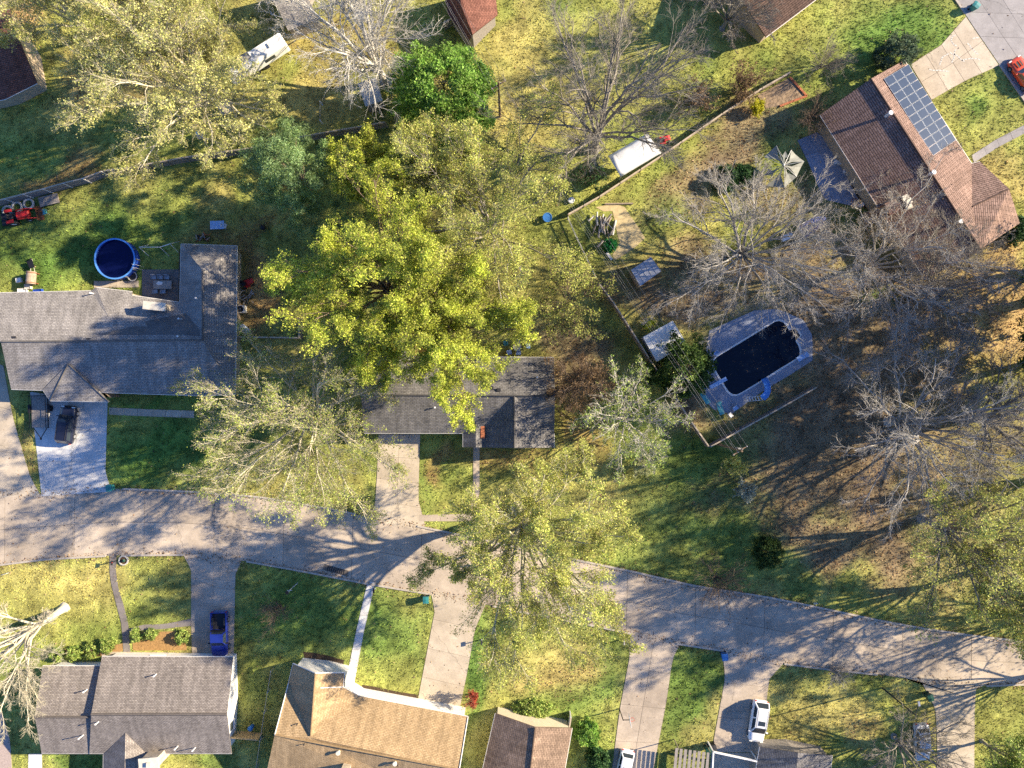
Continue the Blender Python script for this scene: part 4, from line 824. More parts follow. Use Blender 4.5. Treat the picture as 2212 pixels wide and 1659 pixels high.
MB().box((0, -2.6, .82), (1.84, .08, .62)).build('tailgate', pnt, c, True); MB().box((0, -1.55, .62), (1.72, 2.0, .06)).build('bed_floor', 'dark plastic', c, True); MB().box((0, -.52, 1.25), (1.7, .12, .28)).build('toolbox', 'black metal', c, True)
MB().box((0, -2.72, .5), (1.8, .16, .16)).build('bumper', 'chrome', c, True); wheels(c, w + .01, (1.7, -1.6), .38, .26)
# flat trailer
c = face((93, 891), 'black open utility trailer with plank deck beside the black SUV', (.02, 1), 'utility_trailer', 'trailer', None)
for i in range(9): MB().box((0, -1.85 + i * .43, .62), (1.9, .41, .05)).build('plank', 'grey wood', c, True)
for s in (-1, 1):
    MB().box((s * .98, -.12, .58), (.07, 4.0, .12)).build('frame_rail', 'black metal', c, True); MB().box((s * .98, -.12, 1.05), (.05, 3.9, .05)).build('top_rail', 'black metal', c, True)
    for yy in (-2.0, -1.0, 0, 1.0, 1.8): MB().box((s * .98, yy, .82), (.045, .045, .45)).build('stake', 'black metal', c, True)
    MB().cyl((s * 1.05, -.5, .36), (s * 1.27, -.5, .36), .36, n=16).build('wheel', 'tyre rubber', c, True); MB().box((s * 1.17, -.5, .78), (.3, 1.0, .05)).build('mudguard', 'black metal', c, True); MB().cyl((s * .8, 1.88, .55), (0, 3.1, .5), .05, n=6).build('tongue', 'black metal', c, True)
MB().box((0, 3.15, .5), (.18, .3, .14)).build('coupler', 'black metal', c, True); MB().box((0, -2.1, 1.0), (1.9, .05, .8)).build('ramp', 'black metal', c, True)
# red tractor with loader
c = face((47, 470), 'red compact tractor with front loader beside the old tyres', (.97, -.2), 'tractor', 'tractor', None)
MB().loft([[(-.36, y, z0), (-.40, y, z1 - .15), (-.25, y, z1), (.25, y, z1), (.40, y, z1 - .15), (.36, y, z0)] for y, z0, z1 in ((.15, .65, 1.25), (.9, .65, 1.22), (1.45, .62, 1.12), (1.55, .65, 1.0))]).build('hood', 'red paint', c, True)
MB().box((0, -.35, .7), (.7, 1.1, .3)).build('frame', 'black metal', c, True); MB().box((0, -.65, 1.02), (.55, .5, .12)).box((0, -.9, 1.3), (.5, .1, .45)).build('seat', 'dark plastic', c, True); MB().ring((0, -.05, 0), .2, .16, 1.4, 1.44, 14).cyl((0, .1, 1.1), (0, -.05, 1.42), .025, n=6).build('steering_wheel', 'black metal', c, True)
for s in (-1, 1):
    o = MB().ring((s * .72 - .17, -.7, .62), .62, .34, 0, .34, 20, 'x').build('rear_wheel', 'tyre rubber', c, True); MB().ring((s * .72 - .1, -.7, .62), .345, .06, 0, .2, 16, 'x').build('rim', 'canvas white', o, True)
    o = MB().ring((s * .62 - .11, 1.15, .36), .36, .19, 0, .22, 16, 'x').build('front_wheel', 'tyre rubber', c, True); MB().ring((s * .62 - .06, 1.15, .36), .195, .04, 0, .12, 12, 'x').build('rim', 'canvas white', o, True)
    MB().box((s * .66, -.7, 1.28), (.36, .9, .05)).box((s * .66, -1.12, 1.1), (.36, .05, .36)).build('fender', 'red paint', c, True)
    MB().path([(s * .56, .2, 1.2), (s * .58, 1.3, 1.1), (s * .58, 2.1, .5)], .06, 6).build('loader_arm', 'red paint', c, True); MB().cyl((s * .5, -1.0, .8), (s * .5, -1.0, 2.2), .035, n=6).build('roll_bar', 'black metal', c, True)
MB().cyl((-.5, -1.0, 2.2), (.5, -1.0, 2.2), .035, n=6).build('roll_bar', 'black metal', c, True); MB().loft([[(x, 2.1, .55), (x, 2.15, .15), (x, 2.75, .12), (x, 2.7, .16), (x, 2.22, .22), (x, 2.18, .55)] for x in (-.85, .85)]).build('bucket', 'rust', c, True)
MB().box((0, -1.75, .45), (1.5, .7, .3)).build('rear_implement', 'black metal', c, True)
def mower(label, base, d):
    c = face(base, label, d, 'riding_mower', 'mower', 'riding mowers'); MB().loft([[(-.26, y, .35), (-.28, y, z), (.28, y, z), (.26, y, .35)] for y, z in ((.1, .75), (.6, .72), (.85, .6))]).build('hood', 'red paint', c, True); MB().box((0, -.35, .65), (.45, .42, .1)).box((0, -.58, .85), (.42, .08, .35)).build('seat', 'dark plastic', c, True); MB().box((0, -.1, .28), (.95, .7, .14)).build('deck', 'red paint', c, True); MB().ring((0, -.02, 0), .17, .13, .95, .98, 12).cyl((0, .12, .7), (0, -.02, .96), .02, n=6).build('steering_wheel', 'black metal', c, True)
    for s in (-1, 1):
        for yy, r in ((-.55, .27), (.6, .2)): MB().cyl((s * .35, yy, r), (s * .52, yy, r), r, n=12).build('wheel', 'tyre rubber', c, True)
mower('red riding mower beside the white canopy', (1431, 305), (.9, -.3)); mower('red riding mower in the rusty side yard of the grey house', (536, 613), (.9, -.4))
# ------------------------------------------------------------------ bins and street things
def wheelie(label, base, m, rz=0.0, name='trash_bin', s=1.0):
    x, y, _ = W(*base); t = thing(name, (x, y, 0), label, 'trash bin', 'wheeled trash bins', rz)
    MB().loft([[(-a, -b_, z), (a, -b_, z), (a, b_, z), (-a, b_, z)] for a, b_, z in ((.24 * s, .26 * s, .08), (.33 * s, .38 * s, 1.0 * s))]).build('body', m, t, True)
    MB().loft([[(-.35 * s, y_, z), (.35 * s, y_, z), (.35 * s, y_, z + .03), (0, y_, z + .07), (-.35 * s, y_, z + .03)] for y_, z in ((-.42 * s, 1.0 * s), (.1, 1.05 * s), (.42 * s, 1.0 * s))]).build('lid', m, t, True); MB().cyl((-.28 * s, .44 * s, .98 * s), (.28 * s, .44 * s, .98 * s), .02, n=6).build('handle', 'dark plastic', t, True)
    for k in (-1, 1): MB().cyl((k * .26 * s, .3 * s, .13), (k * .34 * s, .3 * s, .13), .13, n=10).build('wheel', 'tyre rubber', t, True)
wheelie('teal trash bin at the foot of the white driveway', (245, 1052), 'teal plastic', .2); wheelie('teal trash bin at the corner of the tan house driveway', (922, 1291), 'teal plastic', 0)
wheelie('dark bin at the foot of the driveway below the dark roofed house', (796, 1107), 'dark green plastic', .4); wheelie('blue trash bin on the grass corner between two lower driveways', (1561, 1413), 'blue plastic', .1)
wheelie('teal trash bin by the corner street at the top right', (2098, 20), 'teal plastic', .9); wheelie('dark trash bin at the mouth of the bottom right drive', (2000, 1500), 'dark green plastic', .3)
wheelie('dark bin against the tan carport, left of the pergola post', (1526, 1613), 'dark green plastic', .1); wheelie('black bin beside the pergola post', (1537, 1608), 'dark plastic', .2)
x, y, _ = W(545, 1568); t = thing('round_bin', (x, y, 0), 'round blue bin in the shade of the tan house side yard', 'trash bin'); MB().cyl((x, y, 0), (x, y, .75), .24, .3, 14).build('body', 'blue plastic', t); MB().cyl((x, y, .75), (x, y, .85), .32, .22, 14).build('lid', 'blue plastic', t)
def mailbox(label, base, m='black metal', post='dark plastic', rz=0.0):
    x, y, _ = W(*base); t = thing('mailbox', (x, y, 0), label, 'mailbox', 'mailboxes', rz); MB().box((0, 0, .5), (.1, .1, 1.05)).build('post', post, t, True)
    MB().loft([[(-.1, y_, 1.02), (-.1, y_, 1.15), (-.06, y_, 1.23), (.06, y_, 1.23), (.1, y_, 1.15), (.1, y_, 1.02)] for y_ in (-.26, .26)]).build('box', m, t, True); MB().box((.115, .05, 1.2), (.02, .05, .16)).build('flag', 'lamp red', t, True)
mailbox('black mailbox where the curved grey walk meets the road', (252, 1211)); mailbox('dark mailbox on the kerb beside the tan house driveway', (1041, 1381), 'dark plastic', 'white paint'); mailbox('small mailbox on the kerb at the corner of the narrow pale walk', (811, 1270), 'black metal', 'white paint'); mailbox('small mailbox by the lower driveway below the wide yellow-green tree', (1345, 1381), 'grey stone', 'weathered wood')
x, y, _ = W(268, 1210); t = thing('ring_planter', (x, y, 0), 'round pale stone planter ring beside the black mailbox', 'planter')
for k in range(12): a = k * math.pi / 6; MB().box((x + .52 * math.cos(a), y + .52 * math.sin(a), .1), (.14, .25, .2), a).build('stone', 'pale stone', t)
MB().cyl((x, y, .02), (x, y, .12), .45, n=16).build('soil', 'mulch', t); MB().blob((x + .1, y, .28), .2, 4).build('plant', 'dark green plastic', t)
def sign(label, base, m='white paint', w=.6, h=.45, z=.6):
    x, y, _ = W(*base); t = thing('yard_sign', (x, y, 0), label, 'sign', 'small yard signs'); MB().box((x, y, z + h / 2), (w, .03, h), .3).build('board', m, t)
    for s in (-.35, .35): MB().cyl((x + s * w * .95, y + s * w * .3, 0), (x + s * w * .95, y + s * w * .3, z + .1), .015, n=5).build('stake', 'steel', t)
sign('small white sign on the golden lawn at the left edge', (21, 1236)); sign('small white sign on the kerb of the leaf-strewn bank', (1757, 1300), w=.4, h=.5, z=.4)
x, y, _ = W(1338, 1531); t = thing('basketball_hoop', (x, y, 0), 'basketball hoop with pale backboard beside the lower driveway', 'basketball hoop'); MB().cyl((x, y, 0), (x, y, 3.0), .06, n=8).build('pole', 'black metal', t); MB().cyl((x, y, 2.9), (x + .7, y + .1, 3.1), .05, n=6).build('arm', 'black metal', t); MB().box((x + .75, y + .1, 3.25), (.05, 1.3, .9), .15).build('backboard', 'gutter white', t); MB().ring((x + 1.05, y + .12, 0), .24, .21, 3.03, 3.06, 16).build('rim', 'lamp red', t)
# ------------------------------------------------------------------ pool things
def zw(x, y, h=0): return W(*zpool(x, y), h)
a_, b_ = zw(300, 930), zw(490, 825); t = thing('diving_board', a_, 'pale blue diving board over the swimming pool', 'diving board'); rz = math.atan2(b_[1] - a_[1], b_[0] - a_[0]); L = math.dist(a_, b_)
MB().box(((a_[0] + b_[0]) / 2, (a_[1] + b_[1]) / 2, .62), (L, .48, .06), rz).build('board', 'board blue', t)
for f_ in (.12, .45): MB().box((a_[0] + (b_[0] - a_[0]) * f_, a_[1] + (b_[1] - a_[1]) * f_, .33), (.2, .4, .55), rz).build('stand', 'slide blue', t)
t = thing('pool_slide', zw(900, 980), 'curved blue pool slide with white steps', 'slide'); path = [(855, 1045, 1.9), (900, 1010, 1.75), (930, 960, 1.45), (940, 900, 1.0), (930, 850, .65), (920, 825, .5)]; R_ = []
for i, (px, py, z) in enumerate(path):
    p = Vector(zw(px, py)); nx_ = path[min(i + 1, len(path) - 1)]; pv = path[max(i - 1, 0)]; d = (Vector(zw(nx_[0], nx_[1])) - Vector(zw(pv[0], pv[1]))).normalized(); n = Vector((-d.y, d.x, 0))
    R_.append([tuple(p + n * o + Vector((0, 0, z + dz))) for o, dz in ((-.36, .22), (-.30, .02), (0, -.03), (.30, .02), (.36, .22), (.40, .2), (.32, -.06), (0, -.1), (-.32, -.06), (-.40, .2))])
MB().loft(R_).build('chute', 'slide blue', t, smooth=True)
for i in range(6):
    p, q = Vector(zw(725 + i * 22, 1070 - i * 3)), Vector(zw(735 + i * 22, 1040 - i * 3)); z = .3 + i * .27; d = zw(740 + i * 22, 1045); e = zw(760 + i * 22, 1100); x, y, _ = zw(735 + i * 24, 1065 - i * 3); MB().box((x, y, z), (.10, .55, .05), .35).build('step', 'white paint', t)
for s in (-.28, .28):
    p, q = Vector(zw(720, 1068)), Vector(zw(850, 1048)); n = Vector((.3 * s, .95 * s, 0)); MB().cyl(p + n, q + n + Vector((0, 0, 1.85)), .03, n=6).build('side_rail', 'white paint', t)
for px, py, z in ((870, 1030, 1.6), (935, 930, 1.1)): x, y, _ = zw(px, py); MB().cyl((x, y, .05), (x, y, z), .04, n=6).build('support', 'steel', t)
def lounger(label, px, py, rz, m, L=1.7):
    x, y, _ = zw(px, py); t = thing('pool_lounger', (x, y, 0), label, 'lounger', 'pool loungers', rz); MB().box((0, -.2, .36), (.62, L * .68, .06)).build('seat', m, t, True); MB().loft([[(-.31, L * .25, .34), (.31, L * .25, .34), (.31, L * .25, .40), (-.31, L * .25, .40)], [(-.31, L * .5, .72), (.31, L * .5, .72), (.31, L * .5, .78), (-.31, L * .5, .78)]]).build('backrest', m, t, True)
    for a in (-.27, .27):
        for b2 in (-.65, .3): MB().cyl((a, b2, .06), (a, b2, .35), .025, n=6).build('leg', 'white paint', t, True)
lounger('turquoise lounger at the deck corner beneath the wires', 250, 1050, .6, 'turquoise plastic'); lounger('turquoise lounger near the two small deck chairs', 425, 1170, .35, 'turquoise plastic'); lounger('pale blue lounger beside the stepped end of the pool', 1370, 575, -1.0, 'board blue', 1.4)
def chair(label, loc, rz, m, group, leg='white paint', local=None):
    t = thing('garden_chair', (loc[0], loc[1], 0), label, 'chair', group, rz); MB().box((0, 0, .44), (.5, .48, .05)).build('seat', m, t, True); MB().box((0, .25, .7), (.5, .05, .5)).build('backrest', m, t, True)
    for a in (-.22, .22):
        for b2 in (-.2, .22): MB().cyl((a, b2, .0), (a, b2, .43), .022, n=6).build('leg', leg, t, True)
        MB().box((a * 1.18, .0, .64), (.05, .46, .04)).build('armrest', m, t, True)
chair('small pale chair on the pool deck between loungers and slide', zw(592, 1168), .6, 'board blue', 'pool chairs'); chair('white chair at the lowest corner of the pool deck', zw(538, 1245), 2.2, 'white paint', 'pool chairs'); chair('small blue chair at the upper left curve of the pool', zw(378, 538), -.6, 'board blue', 'pool chairs')
tag(MB().cyl(Vector(zw(290, 645)) + Vector((0, 0, .1)), Vector(zw(340, 435)) + Vector((0, 0, .12)), .025, n=6).build('pool_pole', 'cloth'), 'long thin cleaning pole lying on the pool deck', 'pole')
# ------------------------------------------------------------------ round pool and yard things of the grey house
x, y, _ = W(248, 559, 1.2); t = thing('round_pool', (x, y, 0), 'round blue above-ground pool with dark water on the left lawn', 'swimming pool'); R0 = 2.42
MB().ring((x, y, 0), R0, R0 - .06, 0, 1.2, 40).build('wall', 'pool blue', t); MB().ring((x, y, 0), R0 + .06, R0 - .12, 1.2, 1.25, 40).build('rim', 'slide blue', t); MB().ring((x, y, 0), R0 - .06, .02, .80, .86, 40).build('water', 'round pool water', t)
for k in range(12): a = k * math.pi / 6; MB().box((x + (R0 + .05) * math.cos(a), y + (R0 + .05) * math.sin(a), .6), (.06, .12, 1.2), a).build('upright', 'steel', t)
for s in (-.2, .2): MB().path([(x + R0 * .93, y - .9 + s, .8), (x + R0 * .95, y - .9 + s, 1.7), (x + R0 * 1.1, y - .95 + s, 1.7), (x + R0 * 1.2, y - 1.0 + s, 0)], .02, 6).build('ladder_rail', 'white paint', t)
NOGRASS.append(np.array([(x + R0 * math.cos(a), y + R0 * math.sin(a)) for a in np.linspace(0, 6.1, 20)]))
x, y, _ = W(290, 598); t = thing('round_tub', (x, y, 0), 'small round tub with pale rim beside the round pool', 'tub'); MB().cyl((x, y, 0), (x, y, .4), .5, .52, 20).build('body', 'dark plastic', t); MB().ring((x, y, 0), .58, .48, .4, .46, 20).build('rim', 'pale stone', t)
sw = thing('swing_frame', W(342, 545), 'pale pipe swing frame above the shaded patio', 'swing'); A_, B_, C_ = W(320, 541), W(364, 541), W(385, 534)
MB().cyl((A_[0], A_[1], 2.1), (B_[0], B_[1], 2.1), .04, n=6).cyl((B_[0], B_[1], 2.1), (C_[0], C_[1], 2.1), .05, n=6).build('top_bar', 'gutter white', sw)
for P_ in (A_, B_, C_):
    for s in (-.7, .7): MB().cyl((P_[0], P_[1], 2.1), (P_[0] + .1, P_[1] + s, 0), .035, n=6).build('leg', 'gutter white', sw)
def table(label, base, w, d, h, m, rz=0.0, slats=0, group='garden tables'):
    x, y, _ = W(*base, h); t = thing('garden_table', (x, y, 0), label, 'table', group, rz)
    if slats:
        for i in range(slats): MB().box((-w / 2 + (i + .5) * w / slats, 0, h), (w / slats - .03, d, .04)).build('slat', m, t, True)
    else: MB().box((0, 0, h), (w, d, .05)).build('tabletop', m, t, True)
    for a in (-1, 1):
        for b2 in (-1, 1): MB().cyl((a * (w / 2 - .1), b2 * (d / 2 - .1), 0), (a * (w / 2 - .1), b2 * (d / 2 - .1), h - .02), .03, n=6).build('leg', m, t, True)
    return t, (x, y)
table('white slatted table on the lawn above the grey house wing', (469, 486), 1.7, 1.0, .7, 'board blue', .03, 10); table('pale grey patio table with white cloth on the shaded patio', (351, 615), 2.2, 1.0, .75, 'grey stone')
x, y, _ = W(345, 612, .8); tag(MB().blob((x, y, .83), .28, 9, sq=(1.3, .8, .25), amp=.35).build('crumpled_cloth', 'white paint'), 'crumpled white cloth on the pale patio table', 'cloth')
for i, (px, py, lb) in enumerate(((337, 600, 'leftmost of three dark chairs above the patio table'), (351, 600, 'middle of three dark chairs above the patio table'), (365, 600, 'rightmost of three dark chairs above the patio table'))): chair(lb, W(px, py), 0, 'steel', 'patio chairs', 'dark plastic')
chair('left of two dark chairs below the patio table', W(340, 631), math.pi, 'steel', 'patio chairs', 'dark plastic'); chair('right of two dark chairs below the patio table', W(357, 631), math.pi, 'steel', 'patio chairs', 'dark plastic')
chair('white chair at the end of the slatted table', W(488, 490), 1.4, 'white paint', 'lawn chairs'); chair('turquoise chair in front of the tractor bucket', W(102, 460), -1.3, 'turquoise plastic', 'lawn chairs')
for i, (px, py, lb) in enumerate(((19, 456, 'old pale tyre nearest the tractor'), (39, 448, 'middle one of three old pale tyres by the fence'), (64, 441, 'old pale tyre nearest the wooden pallet'))):
    x, y, _ = W(px, py); R_ = []
    for k in range(20): a = k * math.pi / 10; R_.append([(x + (.58 + .15 * math.cos(b2)) * math.cos(a), y + (.58 + .15 * math.cos(b2)) * math.sin(a), .17 + .15 * math.sin(b2)) for b2 in np.linspace(0, 2 * math.pi, 9)[:-1]])
    tag(MB().loft(R_ + [R_[0]], cap=False).build('old_tyre', 'pale stone', smooth=True), lb, 'tyre', 'old tyres')
x, y, _ = W(110, 434); t = thing('wooden_pallet', (x, y, 0), 'weathered wooden platform beside the old tyres', 'pallet', rz=.24)
for i in range(6): MB().box((0, -.5 + i * .2, .42), (2.4, .17, .05)).build('plank', 'grey wood', t, True)
for a in (-1.0, 0, 1.0): MB().box((a, 0, .2), (.1, 1.1, .38)).build('bearer', 'weathered wood', t, True)
x, y, _ = W(76, 602); t = thing('compost_drum', (x, y, 0), 'brown drum composter on a stand behind the grey house', 'composter', rz=1.5)
MB().cyl((-.75, 0, .75), (.75, 0, .75), .55, n=18).build('drum', 'weathered wood', t, True)
for a in (-.6, .6): MB().ring((a - .04, 0, .75), .58, .5, 0, .08, 18, 'x').build('hoop', 'rust', t, True); MB().box((a, 0, .15), (.1, 1.0, .3)).build('stand', 'rust', t, True)
def crate(label, base, d, m, rz=0.0, name='crate', cat='box'):
    x, y, _ = W(*base); t = thing(name, (x, y, 0), label, cat, 'boxes behind the grey house', rz); w, l, h = d; k = MB().box((0, 0, .02), (w, l, .04))
    for s in (-1, 1): k.box((s * (w / 2 - .02), 0, h / 2), (.04, l, h)).box((0, s * (l / 2 - .02), h / 2), (w - .08, .04, h))
    k.build('box_side', m, t, True); MB().box((0, 0, h * .8), (w * .9, l * .9, .03)).build('lid', m, t, True)
crate('small white crate left of the drum composter', (44, 606), (.6, .55, .4), 'canvas white', .2); crate('pale box below the drum composter', (64, 620), (.7, .6, .45), 'cloth', .1); crate('long grey-white bin against the grey house wall', (52, 628), (1.1, .5, .4), 'gutter white', .05); crate('dark blue bin against the grey house wall', (86, 631), (1.0, .6, .5), 'pool blue', .1); crate('yellow box against the grey house chimney', (297, 650), (1.2, .9, .8), 'yellow pool tile', .0)
t = thing('wheelbarrow', W(73, 573), 'dark wheelbarrow on the left lawn above the composter', 'wheelbarrow', rz=.3); MB().loft([[(-.3, -.45, .5), (.3, -.45, .5), (.35, .5, .6), (-.35, .5, .6)], [(-.2, -.3, .3), (.2, -.3, .3), (.2, .3, .3), (-.2, .3, .3)]]).build('tray', 'black metal', t, True)
for s in (-.25, .25): MB().cyl((s * .5, .7, .2), (s, -1.0, .6), .025, n=6).build('handle', 'pale stone', t, True)
MB().cyl((-.05, .7, .2), (.05, .7, .2), .2, n=12).build('wheel', 'tyre rubber', t, True)
x, y, _ = W(525, 669); t = thing('air_conditioner', (x, y, 0), 'pale outdoor air conditioner unit beside the new wood fence', 'air conditioner'); MB().box((x, y, .42), (.95, .9, .84)).build('cabinet', 'gutter white', t); MB().ring((x, y, 0), .38, .05, .84, .87, 20).build('fan_grille', 'dark plastic', t); MB().cyl((x, y, .84), (x, y, .9), .12, n=12).build('fan_hub', 'steel', t)
x, y, _ = W(531, 712); t = thing('cooler_chest', (x, y, 0), 'white cooler chest lying askew in the rusty side yard', 'cooler', rz=-.7); MB().box((0, 0, .22), (1.3, .65, .44)).build('body', 'board blue', t, True)
for s in (-.33, .33): MB().box((s, 0, .47), (.62, .66, .06)).build('lid', 'canvas white', t, True)
t = thing('scrap_heap', W(534, 645), 'heap of pale sticks and scrap in the rusty side yard', 'scrap heap'); rr = random.Random(8); x0, y0, _ = W(534, 645)
for i in range(20): a = rr.uniform(0, 3.14); L = rr.uniform(.3, .9); x, y, z = x0 + rr.gauss(0, .4), y0 + rr.gauss(0, .55), rr.uniform(.05, .4); MB().cyl((x - math.cos(a) * L / 2, y - math.sin(a) * L / 2, z), (x + math.cos(a) * L / 2, y + math.sin(a) * L / 2, z + .1), .03, n=5).build('stick', rr.choice(['pale stone', 'grey wood', 'galvanised']), t)
def tub(label, base, m, r=.35, h=.5, cat='tub'):
    x, y, _ = W(*base); t = thing('tub', (x, y, 0), label, cat, 'tubs and pots'); MB().cyl((x, y, 0), (x, y, h), r * .8, r, 14).build('body', m, t); MB().ring((x, y, 0), r + .03, r - .06, h, h + .05, 14).build('rim', m, t)
tub('blue tub at the edge of the thin-leaved trees beside the fence', (1182, 472), 'blue plastic', .55, .6); tub('blue tub under the huge upper left tree beside the fence', (437, 295), 'blue plastic', .5, .7); tub('small white tub near the low diagonal fence', (1234, 434), 'canvas white', .35, .3)
t = thing('kettle_grill', W(573, 494), 'black kettle grill beside the pine shadow', 'grill'); x, y, _ = W(573, 494); MB().blob((x, y, .75), .36, 2, 12, 6, 0).build('bowl', 'black metal', t)
for k in range(3): a = k * 2.1; MB().cyl((x + .1 * math.cos(a), y + .1 * math.sin(a), .6), (x + .4 * math.cos(a), y + .4 * math.sin(a), 0), .02, n=6).build('leg', 'black metal', t)
t = thing('firewood_stack', W(440, 516), 'dark jumbled firewood stack above the grey house wing', 'firewood'); x0, y0, _ = W(440, 514); rr = random.Random(18)
for i in range(16): a = rr.uniform(0, 3.14); x, y, z = x0 + rr.gauss(0, .6), y0 + rr.gauss(0, .25), rr.uniform(.1, .5); MB().cyl((x - math.cos(a) * .3, y - math.sin(a) * .3, z), (x + math.cos(a) * .3, y + math.sin(a) * .3, z), .08, n=7).build('log', rr.choice(['weathered wood', 'grey wood', 'dark plastic', 'rust']), t)
# ------------------------------------------------------------------ back patio of the dark roofed house, and the solar house's patio
for i, (px, py, m, lb, rz) in enumerate(((1100, 762, 'board blue', 'leftmost pale blue chair behind the dark roofed house', .2), (1120, 763, 'board blue', 'second pale blue chair behind the dark roofed house', -.1), (1141, 748, 'board blue', 'pale blue chair right of the small round table', 1.6), (1118, 737, 'cloth', 'pale chair on the far side of the small round table', 3.0), (1092, 742, 'turquoise plastic', 'turquoise chair left of the small round table', -1.3))): chair(lb, W(px, py), rz, m, 'chairs behind the dark roofed house')
x, y, _ = W(1117, 750); t = thing('round_table', (x, y, 0), 'small round pale table behind the dark roofed house', 'table'); MB().cyl((x, y, .68), (x, y, .73), .5, n=20).build('tabletop', 'pale stone', t); MB().cyl((x, y, 0), (x, y, .68), .05, n=8).build('pedestal', 'steel', t); MB().cyl((x, y, 0), (x, y, .05), .25, n=12).build('base', 'steel', t)
z4 = lambda x, y: ((2300 + x / 4.88) / 1.35624, (380 + y / 4.88) / 1.35624)
pots = (((700, 310), 'terracotta', 'terracotta pot nearest the top of the shaded patio'), ((705, 475), 'canvas white', 'round white pot beside the shaded patio'), ((790, 405), 'turquoise plastic', 'blue-green pot by the solar house wall'), ((760, 485), 'gutter white', 'small white pot next to the round white pot'), ((845, 600), 'canvas white', 'first white pot in the row along the solar house'), ((890, 640), 'cloth', 'second pale pot in the row along the solar house'), ((935, 670), 'canvas white', 'third white pot in the row along the solar house'), ((960, 725), 'gutter white', 'fourth pale pot in the row along the solar house'), ((1075, 1080), 'canvas white', 'white pot at the lower end of the shaded patio'))
for (px, py), m, lb in pots: tub(lb, z4(px, py), m, .24, .42, 'pot')
chair('white chair against the solar house wall', W(*z4(1165, 965)), .9, 'gutter white', 'solar house chairs'); chair('pale chair beside the framed box by the solar house wall', W(*z4(1150, 905)), .9, 'board blue', 'solar house chairs'); chair('grey chair at the end of the pot row by the solar house', W(*z4(1010, 690)), .9, 'steel', 'solar house chairs')
x, y, _ = W(*z4(1140, 850)); t = thing('framed_box', (x, y, 0), 'dark box with a pale square rim by the solar house wall', 'box', rz=-1.0); MB().box((0, 0, .35), (.85, .85, .7)).build('body', 'dark plastic', t, True)
for dx, dy, a, b2 in ((0, .4, .9, .1), (0, -.4, .9, .1), (.4, 0, .1, .7), (-.4, 0, .1, .7)): MB().box((dx, dy, .72), (a, b2, .05)).build('rim_bar', 'gutter white', t, True)
for px, py, lb in (((1110), 1060, 'metal garden wheel leaning by the lower patio pots'), (1190, 1075, 'second metal garden wheel near the solar house corner'), (985, 1030, 'dark metal hoop on the lower end of the patio')):
    x, y, _ = W(*z4(px, py)); t = thing('garden_hoop', (x, y, 0), lb, 'hoop', 'metal hoops'); MB().ring((x, y, 0), .42, .37, .03, .08, 18).build('ring', 'rust', t)
    for a in (0, 1.05, 2.1): MB().cyl((x - .38 * math.cos(a), y - .38 * math.sin(a), .06), (x + .38 * math.cos(a), y + .38 * math.sin(a), .06), .012, n=5).build('spoke', 'rust', t)
x, y, _ = W(1752, 489); t = thing('covered_boat', (x, y, 0), 'dark blue covered boat with white stern edge below the shaded patio', 'boat', rz=.55)
MB().loft([[(X, -w_, .5), (X, -w_ * .9, .75), (X, 0, .85 + .1 * (1 - abs(X) / 2)), (X, w_ * .9, .75), (X, w_, .5), (X, 0, .1)] for X, w_ in ((-1.6, .8), (-.5, .85), (.6, .8), (1.3, .5), (1.7, .1))]).build('cover', 'pool blue', t, True)
MB().box((-1.66, 0, .55), (.12, 1.5, .5)).build('transom', 'white paint', t, True); MB().box((.0, .86, .6), (2.4, .06, .12)).build('gunwale', 'white paint', t, True)
x, y, _ = W(1697, 513); tag(MB().box((x, y, .25), (1.3, .7, .5), .4).box((x, y, .53), (1.36, .76, .06), .4).build('storage_box', 'canvas white'), 'white storage box on the leaf-strewn yard above the big pale bare tree', 'box')
# ------------------------------------------------------------------ trees and shrubs
def unit(v): return v / np.maximum(np.linalg.norm(v, axis=-1, keepdims=True), 1e-9)
def bark(name, c, var=.25):
    return mat(name, c, .9, var, 4)
bark('white bark', (.52, .49, .43)); bark('pale grey bark', (.37, .345, .305)); bark('grey bark', (.26, .235, .195)); bark('brown bark', (.19, .14, .10)); bark('dark bark', (.12, .105, .09)); bark('olive bark', (.46, .43, .31)); bark('straw bark', (.52, .47, .35))
leafmat('leaf', .42); leafmat('needle', .2)
def tubes(P, R, s):
    """tube faces for polylines P (n,k,3) with radii R (n,k)"""
    n, k, _ = P.shape; T = np.empty_like(P); T[:, 1:-1] = P[:, 2:] - P[:, :-2]; T[:, 0] = P[:, 1] - P[:, 0]; T[:, -1] = P[:, -1] - P[:, -2]; T = unit(T)
    ref = np.where(np.abs(T[:, :1, 2:3]) > .9, np.array([1., 0, 0]), np.array([0, 0, 1.])); U = unit(np.cross(T, ref)); Wv = np.cross(T, U)
    a = np.arange(s) * 2 * math.pi / s
    V = P[:, :, None] + R[:, :, None, None] * (np.cos(a)[None, None, :, None] * U[:, :, None] + np.sin(a)[None, None, :, None] * Wv[:, :, None])
    b = (np.arange(n)[:, None, None] * k + np.arange(k - 1)[None, :, None]) * s; i = np.arange(s)[None, None]; j = (i + 1) % s
    F = np.stack([b + i, b + j, b + s + j, b + s + i], -1).reshape(-1, 4)
    return V.reshape(-1, 3), F
